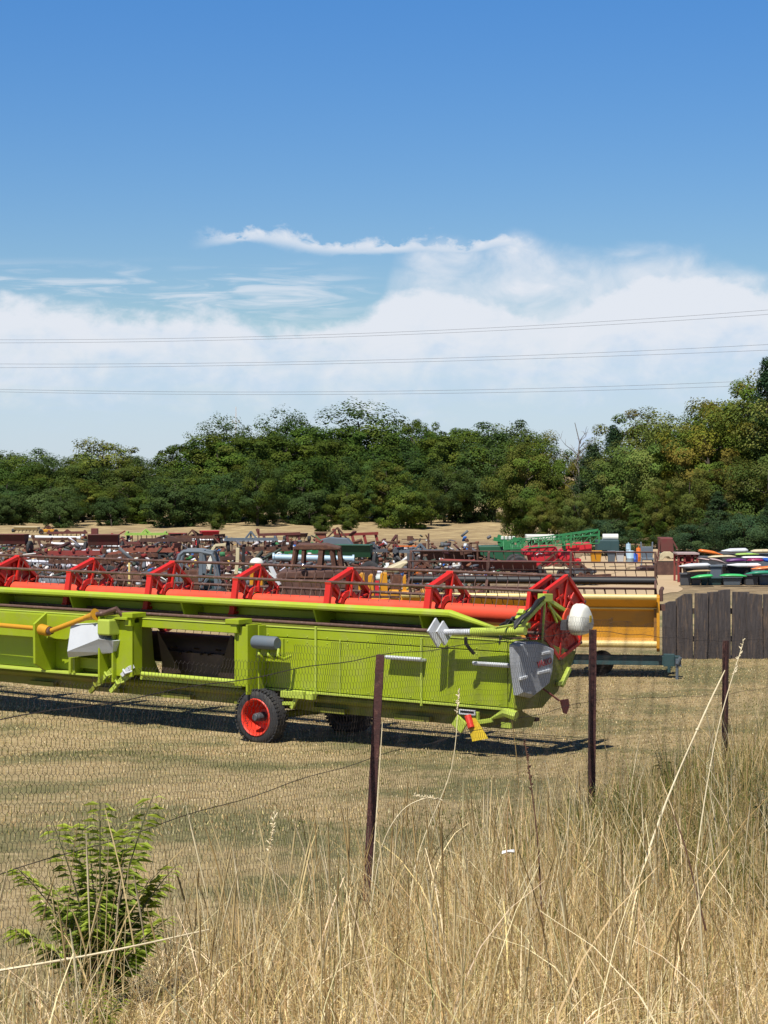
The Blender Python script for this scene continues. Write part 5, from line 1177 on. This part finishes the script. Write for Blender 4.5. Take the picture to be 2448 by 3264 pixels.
def roller(px, Y, w, h, m, label):
    r = T('field_roller', px, Y, label, 'roller', None, random.uniform(-.3, .3)); b = MB(); n = int(w / .12)
    prof = [(.05, -w / 2)]
    for i in range(n): z = -w / 2 + i * w / n; prof += [(h * .38, z + .01), (h * .42, z + .06 * w / n * 6 * .1 + .04), (h * .38, z + w / n - .01)]
    b.lathe(prof + [(.05, w / 2)], (0, 0, h * .42), (1, 0, 0), 20); b.build('drum', m, r, smooth=30); b = MB(); b.bx((-w / 2 - .1, -.5, h * .42), (-w / 2 - .03, .5, h * .52)); b.bx((w / 2 + .03, -.5, h * .42), (w / 2 + .1, .5, h * .52)); b.bx((-w / 2 - .1, -.56, h * .42), (w / 2 + .1, -.5, h * .52)); b.bar((0, -.5, h * .5), (0, -1.2, h * .7), .08, .08); b.build('frame', 'rust', r); return r
def scrap_wheel(px, Y, rad, m, label):
    r = T('loose_wheel', px, Y, label, 'wheel', None, random.uniform(-.5, .5)); tiltb = random.uniform(.1, .3)
    wheel_part(r, Vector((0, 0, rad)), rad, rad * .45, m); return r
def mower(px, Y, w, h, m, label):
    r = T('mower', px, Y, label, 'mower', None, random.uniform(-.3, .3)); b = MB(); b.prism([(-w / 2, .12), (-w / 2 + .05, h * .5), (-w * .2, h * .6), (w * .3, h * .55), (w / 2, .2), (w / 2, .12)], lambda a, c, d: (a, d, c), -.4, .5); b.build('deck', m, r, bevel=.03); b = MB(); b.bar((-w * .3, 0, h * .55), (0, .1, h), .07, .06); b.bar((w * .3, 0, h * .5), (0, .1, h), .07, .06); b.bar((0, .1, h), (.1, .7, h * .5), .05, .05); b.box((0, 0, h * .62), (.25, .25, .15)); b.build('hitch', 'rust', r)
    for s_ in (-1, 1): wheel_part(r, Vector((s_ * w * .4, -.45, .14)), .14, .1)
    return r
random.seed(21)
MACH = [
 (drill, 35, 79, 1.3, .85, 'maroon', 'maroon seed drill under the far left white pipe'),
 (mower, 60, 60, 2.0, .75, 'dark_grey', 'dark grey mower deck behind the leftmost reel star'), (mower, 130, 66, 1.6, .7, 'silver', 'pale grey slanted machine cover behind the leftmost reel star'),
 (roller, 110, 54, 1.9, .62, 'slate_grey', 'dark ridged roller between the first and second reel stars'), (plough, 170, 86, 1.8, .6, 'rust', 'maroon plough standing under the long white pipe'),
 (harrow, 215, 98, 2.0, .8, 'maroon', 'purple brown harrow at the end of the long white pipe'), (trailer, 235, 68, 2.0, .7, 'old_red', 'red trailer chassis behind the second reel star'),
 (disc_harrow, 255, 59, 1.9, .8, 'rust', 'rusty disc harrow seen just above the second reel star'), (drill, 330, 77, 1.2, .9, 'maroon', 'dark maroon seed drill in the middle left of the yard'),
 (harrow, 385, 80, 1.7, .7, 'maroon', 'dark harrow left of the lime green implement'), (plough, 410, 65, 1.7, .8, 'rust', 'brown plough between the second and third reel stars'),
 (roller, 400, 56, 1.4, .55, 'rust', 'rusty roller low between the second and third reel stars'), (harrow, 465, 92, 2.0, .7, 'leaf_lime', 'lime green folding frame at the left end of a white pipe'),
 (trailer, 480, 70, 2.0, .75, 'terracotta', 'terracotta wagon chassis left of the tractor frame'), (disc_harrow, 530, 76, 2.0, .9, 'rust_brown', 'brown disc harrow under the white pipe, left of the tractor frame'),
 (mower, 500, 58, 1.5, .7, 'dark_grey', 'grey machine hood above the third reel star'), (drill, 560, 96, 1.0, .6, 'old_red', 'small red drill behind the middle white pipe'),
 (harrow, 610, 84, 2.3, .9, 'rust', 'rusty harrow behind the grey tractor frame'), (drill, 668, 87, .8, .75, 'sprayer_red', 'bright red seed box beyond the bent cream pipe'),
 (plough, 720, 62, 1.8, .85, 'rust_brown', 'brown plough between tractor frame and cream post'), (disc_harrow, 730, 52, 1.4, .72, 'rust', 'rusty disc row low between tractor frame and yellow engine'),
 (harrow, 800, 80, 2.2, .95, 'slate_grey', 'grey harrow left of the rust red box'), (mower, 790, 58, 1.5, .8, 'white_plastic', 'whitish machine cover left of the yellow engine'),
 (trailer, 850, 70, 1.8, .8, 'rust', 'rusty wagon frame left of the cab roof'), (plough, 890, 86, 1.8, .9, 'maroon', 'maroon plough under the end of the thin silver pipe'),
 (drill, 945, 96, 1.0, .6, 'rust_brown', 'brown drill left of the rust red box'), (harrow, 1010, 72, 2.5, .62, 'green_boom', 'bright green rails seen through the cab windows'),
 (mower, 1075, 84, 1.5, 1.0, 'slate_grey', 'grey block machine right of the rust red box'), (drill, 1105, 66, 1.7, .9, 'green_dark', 'dark olive green machine right of the cab windows'),
 (plough, 1140, 86, 2.0, .9, 'old_red', 'faded red plough behind the olive machine'), (harrow, 1185, 70, 2.0, .85, 'dark_grey', 'dark machine with many arms left of the thick dark upright'),
 (disc_harrow, 1200, 56, 1.5, .6, 'rust', 'rusty disc row behind the yellow implement'), (harrow, 1340, 70, 2.0, .8, 'slate_grey', 'grey green cultivator behind the left end of the yellow header'),
 (mower, 1345, 62, 1.3, .55, 'orange', 'orange low machine at the left end of the yellow header reel'), (drill, 1440, 68, 2.2, .6, 'rust_brown', 'brown wooden wagon box behind the yellow header'),
 (drill, 1590, 62.5, 2.4, .5, 'maroon', 'dark red machine bed in front of the sprayer wheel'), (mower, 1780, 63, 1.2, .55, 'cream', 'cream bent cover below the red tank of the sprayer'),
 (mower, 1840, 62.5, 1.1, .5, 'dark_grey', 'dark machine below the right end of the sprayer'), (mower, 1855, 58.2, .5, .35, 'old_red', 'small red machine part on the dirt lane'),
 (plough, 1900, 58, .8, .35, 'rust', 'small rusty plough body lying on the dirt lane'),
 (mower, 155, 107, 1.0, .75, 'yellow_paint', 'yellow machine standing alone far back on the left'), (drill, 85, 110, 1.4, .5, 'cream', 'pale box machine far back left of the yellow one'),

]
for fn_, px, Y, w, h, m, lab in MACH:
    if Y > 95: h *= .62
    fn_(px, Y, w, h, m, lab)
# gate like frame with orange bar
Y = 82.; r = T('metal_gate', 1320, Y, 'rusty upright gate frame with an orange bar behind the yellow header', 'gate')
def q7(px, py, d=0.): return Vector(((px - 1320) * Y / F, d, zat(py, Y)))
b = MB(); 
for x in (1266, 1366): b.bar(q7(x, 1760), q7(x, 1700 if x > 1300 else 1704), .07, .07)
b.bar(q7(1258, 1725), q7(1258, 1752), .05, .05); b.bar(q7(1280, 1719), q7(1366, 1719), .035, .035); b.bar(q7(1285, 1732), q7(1350, 1735), .035, .035); b.bar(q7(1200, 1752), q7(1368, 1757), .06, .05); b.build('frame', 'rust_brown', r)
b = MB(); b.bar(q7(1272, 1741), q7(1352, 1741), .05, .06); b.build('crossbar', 'orange', r)
b = MB(); b.box(q7(1307, 1716), (.25, .2, .2)); b.build('hinge_block', 'rust', r); b = MB(); b.box(q7(1352, 1738), (.16, .2, .18)); b.build('hinge_block', 'rust', r)
for (px, Y, rad, m, lab) in ((690, 46, .34, 'rust', 'loose tyre leaning beside the grey tractor frame'), (346, 58, .3, 'rust', 'loose tyre left of the pale yellow stake'), (450, 47, .28, 'cream', 'loose wheel with a cream rim right of the yellow stake'), (1180, 60, .32, 'rust', 'loose tyre beyond the yellow implement'), (200, 49, .3, 'rust', 'loose dark tyre low behind the second reel star')):
    scrap_wheel(px, Y, rad, m, lab)
# red post and dark box on the left
posty('red_stake', [(338, 1731), (334, 1703)], .16, 90, 'old_red', 'leaning orange red panel left of the lime green frame', 'panel', .1)
posty('dark_box', [(302, 1712), (302, 1684)], .34, 100, 'maroon', 'dark maroon upright box above the white pipe ends', 'metal box', .3)
posty('stake', [(356, 1678), (354, 1655)], .07, 116, 'bark', 'lone dark stump standing before the far trees', 'stump', .1)
# uncountable small scrap
n = 2600
cx_ = RNG.choice(np.array([20, 90, 160, 230, 300, 380, 450, 520, 600, 680, 760, 840, 930, 1020, 1110, 1180, 1250, 1340, 1420, 1500]), n); pxs = cx_ + RNG.normal(0, 36, n)
Ys = np.clip(RNG.gamma(6., 4.2, n) + 41, 42, 92); k = (pxs < 1700); pxs, Ys = pxs[k], Ys[k]; n = len(pxs)
X_ = (pxs - CX) / F * Ys
sz = np.stack([RNG.gamma(1.6, .14, n) + .05, RNG.uniform(.03, .16, n), RNG.uniform(.02, .12, n)], -1)
z_ = np.abs(RNG.normal(0, .22, n)) + .05
eu = RNG.uniform(-1, 1, (n, 3)) * np.array([.5, .8, 3.14])
ca_, sa_ = np.cos(eu), np.sin(eu)
Rm = np.zeros((n, 3, 3))
Rm[:, 0, 0] = ca_[:, 2] * ca_[:, 1]; Rm[:, 0, 1] = -sa_[:, 2]; Rm[:, 0, 2] = ca_[:, 2] * sa_[:, 1]
Rm[:, 1, 0] = sa_[:, 2] * ca_[:, 1]; Rm[:, 1, 1] = ca_[:, 2]; Rm[:, 1, 2] = sa_[:, 2] * sa_[:, 1]
Rm[:, 2, 0] = -sa_[:, 1]; Rm[:, 2, 2] = ca_[:, 1]
cor = np.array([[x, y, z] for x in (-.5, .5) for y in (-.5, .5) for z in (-.5, .5)])
V_ = np.einsum('nij,nkj->nki', Rm, cor[None] * sz[:, None]) + np.stack([X_, Ys, z_], -1)[:, None]
fq = np.array([(0, 1, 3, 2), (4, 6, 7, 5), (0, 4, 5, 1), (2, 3, 7, 6), (0, 2, 6, 4), (1, 5, 7, 3)])
Fq = (np.arange(n)[:, None, None] * 8 + fq[None]).reshape(-1, 4)
col = pal(n, [(.10, .05, .035), (.16, .07, .04), (.07, .03, .03), (.10, .10, .11), (.18, .025, .025), (.5, .5, .5), (.05, .06, .05), (.6, .42, .1), (.04, .15, .06), (.03, .12, .35)], [3, 1.6, 2, 3.2, .5, 1.7, 2.0, .25, .3, .2])
o = mesh_np('scrap_metal', V_.reshape(-1, 3), Fq, 'scrap', np.repeat(col, 8, 0)); tag(o, 'small rusty scrap lying thick between the old machines', 'scrap', kind='stuff')
# ================================================================ trees
def crown_np(seed, H, Rr, kind, nleaf, leaf, cols, base=.12):
    rg = np.random.default_rng(seed); P_, N_, C_ = [], [], []
    if kind == 'conifer':
        nc = 150; t = rg.uniform(0, 1, nc) ** .8; zc = H * (base + (1 - base) * t); rad = Rr * (1 - t) ** .75 * rg.uniform(.55, 1.08, nc); a = rg.uniform(0, 2 * np.pi, nc)
        cc = np.stack([rad * np.cos(a), rad * np.sin(a), zc - .15 * rad], -1); cr = H * .055 * (1.2 - .6 * t) * rg.uniform(.8, 1.5, nc) + .12
    else:
        nc = 95; u = rg.normal(0, 1, (nc, 3)); u /= np.linalg.norm(u, axis=1)[:, None]; rr_ = rg.uniform(.45, 1.0, nc) ** .5
        lob = 1 + .22 * np.sin(3 * np.arctan2(u[:, 1], u[:, 0]) + seed) * (1 - u[:, 2] ** 2) + .15 * rg.normal(0, 1, nc)
        hh_ = H * (1 - base) / 2
        cc = np.stack([u[:, 0] * Rr * rr_ * lob, u[:, 1] * Rr * rr_ * lob, H * base + hh_ + u[:, 2] * hh_ * rr_ * np.clip(lob, .75, 1.12)], -1)
        if kind == 'shrub': cc[:, 2] = np.abs(cc[:, 2] - H * .1)
        cr = Rr * rg.uniform(.16, .34, nc)
    per = nleaf // nc; ctr = np.array([0, 0, H * .42])
    for i in range(nc):
        d = rg.normal(0, 1, (per, 3)); d /= np.linalg.norm(d, axis=1)[:, None]; r_ = rg.uniform(.55, 1.05, per)[:, None]
        flat = np.array([1, 1, .62 if kind != 'conifer' else .6])
        p = cc[i] + d * r_ * cr[i] * flat
        out = cc[i] - ctr; out = out / (np.linalg.norm(out) + 1e-6)
        nrm = d * .6 + out * .75 + np.array([0, 0, .35]) + rg.normal(0, .33, (per, 3)); nrm /= np.linalg.norm(nrm, axis=1)[:, None]
        c = np.array(cols[rg.choice(len(cols))]) * rg.uniform(.86, 1.16)
        P_.append(p); N_.append(nrm); C_.append(np.clip(c * rg.uniform(.84, 1.16, (per, 1)) * rg.uniform(.95, 1.05, (per, 3)), 0, 1))
    P_, N_, C_ = np.concatenate(P_), np.concatenate(N_), np.concatenate(C_)
    n = len(P_); tv = rg.normal(0, 1, (n, 3)); a = np.cross(N_, tv); a /= np.linalg.norm(a, axis=1)[:, None]; b_ = np.cross(N_, a)
    s = leaf * rg.uniform(.6, 1.3, n)[:, None]; asp = rg.uniform(.45, .8, n)[:, None]
    V = np.stack([P_ - a * s * .5, P_ + b_ * s * .5 * asp, P_ + a * s * .5, P_ - b_ * s * .5 * asp], 1).reshape(-1, 3)
    V[:, 2] = np.maximum(V[:, 2], .02)
    return mesh_np('crown', V, np.arange(n * 4).reshape(-1, 4), 'leaves', np.repeat(C_, 4, 0), parent='mesh')
def trunk_mesh(seed, H, Rr, r0, limbs=7, bare=False, base=.12):
    rg = random.Random(seed); b = MB(); P_ = [Vector((rg.uniform(-.1, .1) * i * .4, rg.uniform(-.1, .1) * i * .4, H * .85 * i / 6)) for i in range(7)]; P_[0] = Vector((0, 0, -.1))
    b.tube(P_, [r0 * (1.2 - .95 * i / 6) for i in range(7)], 8)
    for j in range(limbs):
        t = rg.uniform(.2, .9); k_ = min(int(t * 6), 5); p = P_[k_].lerp(P_[k_ + 1], t * 6 - k_); a = rg.uniform(0, 6.28); L_ = Rr * rg.uniform(.5, .95) * (1.1 - t * .5); Q = []
        for i in range(4): f = i / 3; Q.append(p + Vector((math.cos(a) * L_ * f + rg.uniform(-.08, .08), math.sin(a) * L_ * f + rg.uniform(-.08, .08), L_ * (.9 if bare else .5) * f)))
        b.tube(Q, [r0 * .38 * (1 - .75 * i / 3) for i in range(4)], 5)
        if bare:
            for m_ in range(4):
                q_ = Q[rg.choice([1, 2, 3])]; d_ = Vector((rg.uniform(-1, 1), rg.uniform(-1, 1), rg.uniform(.3, 1.4))) * L_ * .35; b.tube([q_, q_ + d_ * .5 + Vector((0, 0, .05)), q_ + d_], [r0 * .16, r0 * .1, r0 * .05], 4)
    o = b.build('trunk', 'dry_wood' if bare else 'bark'); me = o.data; bpy.data.objects.remove(o); return me
G1 = [(0.056, 0.0864, 0.0114), (0.0448, 0.0747, 0.0126), (0.0655, 0.0896, 0.0114), (0.0479, 0.0781, 0.0149)]
G2 = [(0.0624, 0.0979, 0.0126), (0.0753, 0.1045, 0.0126), (0.0528, 0.0847, 0.0126)]
G3 = [(0.0432, 0.0747, 0.0195), (0.0384, 0.0681, 0.0183), (0.0496, 0.0813, 0.0195)]
OL = [(0.0952, 0.1071, 0.0172), (0.0851, 0.0867, 0.0165), (0.1052, 0.0968, 0.0193), (0.0701, 0.0917, 0.0152)]
CF = [(0.0652, 0.1071, 0.0152), (0.0851, 0.1223, 0.0165), (0.0501, 0.0867, 0.0152), (0.0952, 0.1071, 0.0181)]
GD = [(0.1172, 0.1294, 0.0152), (0.1307, 0.1145, 0.0181), (0.0857, 0.1145, 0.0152), (0.0676, 0.1045, 0.0139)]
DK = [(.030, .058, .024), (.038, .066, .026)]
proto = {}
def P_(key, H, Rr, kind, n, leaf, cols, base=.12, r0=.14):
    proto[key] = (crown_np(hash_(key), H, Rr, kind, n, leaf, cols, base), trunk_mesh(hash_(key), H, Rr, r0, base=base), H)
def hash_(k): return sum(ord(c) * (i + 3) for i, c in enumerate(k))
P_('roundA', 6., 2.6, 'round', 21000, .15, G1, .05); P_('roundB', 6., 2.3, 'round', 21000, .15, G2, .05); P_('roundC', 6., 2.9, 'round', 21000, .15, G1 + G3)
P_('roundD', 6., 2.2, 'round', 20000, .15, G2 + OL[:1], .05); P_('blueA', 4., 2.0, 'shrub', 17000, .14, G3, .02, .08); P_('shrubA', 3.6, 1.9, 'shrub', 17000, .14, G1 + G2, .02, .08); P_('openA', 7., 2.4, 'round', 6000, .16, G1 + G3, .45); P_('oliveA', 6., 2.4, 'round', 7500, .16, OL, .35)
P_('coniA', 8., 2.6, 'conifer', 26000, .13, CF, .02); P_('coniB', 8., 2.4, 'conifer', 26000, .13, GD, .03); P_('coniC', 7., 2.1, 'conifer', 22000, .12, DK, .03); P_('bushA', 6., 2.6, 'round', 30000, .125, CF + OL, .03); P_('bushB', 6., 2.5, 'round', 30000, .125, GD, .05)
P_('bushC', 6., 2.7, 'round', 30000, .125, [(.085, .120, .024), (.070, .105, .022), (.11, .125, .028)], .02); P_('bushD', 4., 2.4, 'shrub', 20000, .125, DK + [(.045, .07, .022)], .02)
def tree(name, key, x, y, H, rz, label, group=None, wide=1., cat='tree', sink=0.):
    cm, tm, H0 = proto[key]; s = H / H0
    r = empty(name, (x, y, float(zt(x, y)) * (y < 118) - sink), label, cat, group, rz); r.scale = (s * wide, s * wide, s)
    for nm, me in (('trunk', tm), ('crown', cm)):
        o = bpy.data.objects.new(nm, me); COL.objects.link(o); o.parent = r
    return r
rt = random.Random(5)
sky_y = [(-400, 1400), (0, 1424), (150, 1445), (230, 1425), (300, 1440), (400, 1452), (490, 1432), (620, 1400), (700, 1380), (800, 1380), (900, 1350), (1000, 1348), (1100, 1345), (1240, 1355), (1340, 1340), (1440, 1352), (1540, 1358), (1620, 1356), (1680, 1385), (1720, 1440), (3200, 1420)]
def skyz(px, Y): return zat(np.interp(px, *zip(*sky_y)), Y)
WOOD = 'leafy trees of the far wood'; WL_ = 'dark green leafy tree within the dense wood behind the yard'
SH = 'low bushy trees along the front of the far wood'; SL_ = 'low dark bushy tree at the front edge of the far wood'
for row, (Y, st, n, keys, fr) in enumerate(((146, 2.7, 0, ['roundA', 'roundB', 'roundC'], 1.0), (139, 2.8, 0, ['roundB', 'roundD', 'roundA', 'roundC'], .86), (132, 2.9, 0, ['roundC', 'roundA', 'roundD', 'blueA'], .66), (126, 2.7, 0, ['blueA', 'shrubA', 'roundC', 'blueA', 'shrubA'], .42))):
    X = -36. + row * .7
    while X < (9.5 if Y > 130 else 4.2):
        yy = Y + rt.uniform(-1.8, 1.8) + .10 * (X + 25) * (row == 3) * 0; xx = X + rt.uniform(-.7, .7); px = CX + F * xx / yy
        H = max(skyz(px, yy) * fr * rt.uniform(.88, 1.07), 2.2)
        if fr == 1.0: H = skyz(px, yy) * rt.uniform(.95, 1.03)
        sh = fr < .5
        tree('bushy_tree' if sh else 'leafy_tree', rt.choice(keys), xx, yy, H, rt.uniform(0, 6.28), SL_ if sh else WL_, SH if sh else WOOD, wide=rt.uniform(.95, 1.3) * (1.25 if H < 3.6 and not sh else 1))
        X += st * rt.uniform(.8, 1.15)
# crowns that stand out on the skyline
for (px, py, Y, key, wd, lab) in ((328, 1396, 142, 'oliveA', 1.1, 'olive rounded tree poking above the low left part of the wood'), (715, 1334, 150, 'openA', .9, 'open dark crown standing on the skyline below the mast'), (905, 1314, 150, 'openA', .9, 'thin open crown on the skyline right of the mast'), (1150, 1290, 150, 'openA', 1.25, 'tallest open crowned tree in the middle of the far wood'), (1340, 1328, 150, 'roundB', .6, 'pointed crown just right of the tallest open crowned tree'), (1640, 1345, 146, 'roundC', .8, 'dense dark crown at the right end of the far wood')):
    tree('leafy_tree', key, xat(px, Y), Y, zat(py, Y), rt.uniform(0, 6), lab, None, wd)
for (px, py, Y, key, wd, lab) in ((1235, 1470, 122, 'roundD', .9, 'brighter green tree in the middle of the far wood'), (820, 1470, 123, 'roundC', .9, 'broad dark tree at the front centre left of the far wood'), (560, 1520, 122, 'blueA', 1.1, 'blue green bush at the front left of the far wood'), (190, 1560, 119, 'blueA', 1.0, 'blue green bush near the left edge of the far wood'), (1025, 1650, 112, 'shrubA', 1.0, 'small dark bush standing out on the field before the wood'), (1110, 1655, 113, 'shrubA', .9, 'second small bush on the field, right of the other small one'), (690, 1668, 114, 'shrubA', .8, 'tiny bush on the field below the mast'), (1300, 1540, 118, 'shrubA', 1.1, 'dark bush where the far wood meets the field on the right')):
    tree('bushy_tree', key, xat(px, Y), Y, max(zat(py, Y), 1.1), rt.uniform(0, 6), lab, None, wd)
# nearer trees on the right
for (px, py, Y, key, wd, lab) in (
    (1680, 1425, 97, 'bushA', .85, 'yellow green bushy tree at the left end of the near right trees'), (1765, 1400, 99, 'bushB', .75, 'olive brown tree behind the left end of the near right trees'), (1890, 1420, 96, 'coniC', 1.1, 'dark green conifer below the bare tree'), (1955, 1360, 100, 'coniC', .75, 'slender dark conifer with a thin top on the skyline'),
    (1990, 1400, 94, 'bushC', .8, 'mid green tree between the dark conifer and the golden trees'), (2060, 1318, 103, 'bushA', .9, 'brownish tree behind with its top on the right skyline'), (2090, 1345, 93, 'bushC', .9, 'green tree in front of the brownish one'), (2180, 1290, 96, 'bushC', .85, 'tall green tree left of the golden brown one'),
    (2255, 1330, 90, 'bushB', .85, 'golden brown tree in the middle of the right trees'), (2330, 1240, 95, 'bushA', .8, 'tall golden tree near the right edge'), (2400, 1225, 92, 'bushB', .85, 'yellow brown tree leaning out at the right edge'), (2446, 1150, 90, 'coniC', .62, 'dark spruce with the highest tip at the right edge'), (2520, 1230, 88, 'bushC', .9, 'broad green tree partly cut by the right edge'),
    (1830, 1560, 92, 'bushC', .85, 'low spreading tree above the sprayer'), (1730, 1570, 94, 'bushA', .8, 'low yellow green bush above the left part of the sprayer'), (2095, 1540, 86, 'bushA', .7, 'small round green tree above the maroon hood'), (2200, 1500, 87, 'bushC', .9, 'round headed tree above the panel pile'), (1640, 1560, 99, 'bushA', .7, 'low bush at the edge of the dry field'),
    (2330, 1470, 84, 'bushA', 1.0, 'yellow green low tree above the right end of the panel pile'), (2450, 1450, 83, 'bushC', 1.0, 'fresh green low tree at the right edge behind the panels'), (1935, 1640, 79, 'bushD', 1.1, 'dark low bush behind the teal cabinet'), (2025, 1610, 80, 'coniA', 1.0, 'dark low bush behind the light blue barrel'), (2205, 1655, 76, 'bushD', 1.2, 'dark low bush behind the left end of the panel pile'), (2290, 1570, 80, 'coniC', 1.3, 'dark low bush behind the middle of the panel pile'), (2385, 1620, 77, 'bushD', 1.1, 'dark low bush behind the right of the panel pile'), (2480, 1560, 78, 'coniC', 1.4, 'dark low bush beyond the right edge of the panel pile')):  # lowest dark ones: deep shade under the trees put into the leaf colour
    tree('conifer' if key.startswith('coni') else 'bushy_tree', key, xat(px, Y), Y, zat(py, Y), rt.uniform(0, 6), lab, None, wd)
for i in range(9):
    Y = 100 + rt.uniform(0, 8); px = 1740 + i * 115 + rt.uniform(-25, 25)
    tree('conifer', rt.choice(['coniA', 'bushC', 'coniB']), xat(px, Y), Y, zat(np.interp(px, [1700, 1900, 2000, 2200, 2448, 2800], [1460, 1420, 1400, 1330, 1260, 1200]), Y) * rt.uniform(.85, 1.), rt.uniform(0, 6), 'green conifer filling the second row behind the near right trees', 'conifers behind the near right trees', 1.15)
# bare dead tree
Y = 97.; r = empty('bare_tree', (xat(1848, Y), Y, 0), 'leafless pale dead tree standing on the skyline gap', 'tree'); H = zat(1328, Y)
me = trunk_mesh(77, H * 1.12, 1.5, .065, 22, True); o = bpy.data.objects.new('trunk', me); COL.objects.link(o); o.parent = r
Y = 108.; b = MB(); 
# radio mast
Y = 420.; b = MB(); z1 = zat(1296, Y); w = .35
for i in range(14):
    z0, za = z1 * i / 14, z1 * (i + 1) / 14; s0, s1 = w * (1 - .8 * i / 14), w * (1 - .8 * (i + 1) / 14)
    for (sx_, sy_) in ((1, 1), (1, -1), (-1, 1), (-1, -1)): b.bar((sx_ * s0, sy_ * s0, z0), (sx_ * s1, sy_ * s1, za), .08, .08)
    b.bar((-s0, -s0, z0), (s1, -s1, za), .05, .05); b.bar((s0, -s0, z0), (-s1, -s1, za), .05, .05)
for s_ in (-1, 1): b.tube([(s_ * .7, -.1, zat(1348, Y)), (s_ * .7, -.1, zat(1338, Y))], .14, 8); b.bar((0, 0, zat(1343, Y)), (s_ * .7, 0, zat(1343, Y)), .06, .06)
o = b.build('radio_mast', 'silver', label='thin lattice radio mast far behind the wood', cat='mast'); o.location = (xat(752, Y), Y, 0)
# power lines
for i, pts in enumerate((((0, 1083), (1224, 1060), (2448, 988)), ((0, 1093), (1224, 1069), (2448, 1002)), ((0, 1160), (1224, 1147), (2448, 1098)), ((0, 1172), (1224, 1156), (2448, 1116)), ((0, 1241), (1224, 1247), (2448, 1212)), ((0, 1249), (1224, 1256), (2448, 1227)))):
    c_ = np.polyfit([p[0] for p in pts], [p[1] for p in pts], 2); b = MB(); Q = []
    for px in np.linspace(-1500, 4000, 60):
        Y = 175 - .012 * (px - 1224) + i; Q.append((xat(px, Y), Y, zat(np.polyval(c_, px), Y)))
    b.tube(Q, .013, 5)
    lab = ('%s wire of the %s pair of power lines' % (('upper', 'lower')[i % 2], ('highest', 'middle', 'lowest')[i // 2]))
    b.build('power_cable', 'cable', label=lab, cat='power line', group='power lines across the sky')
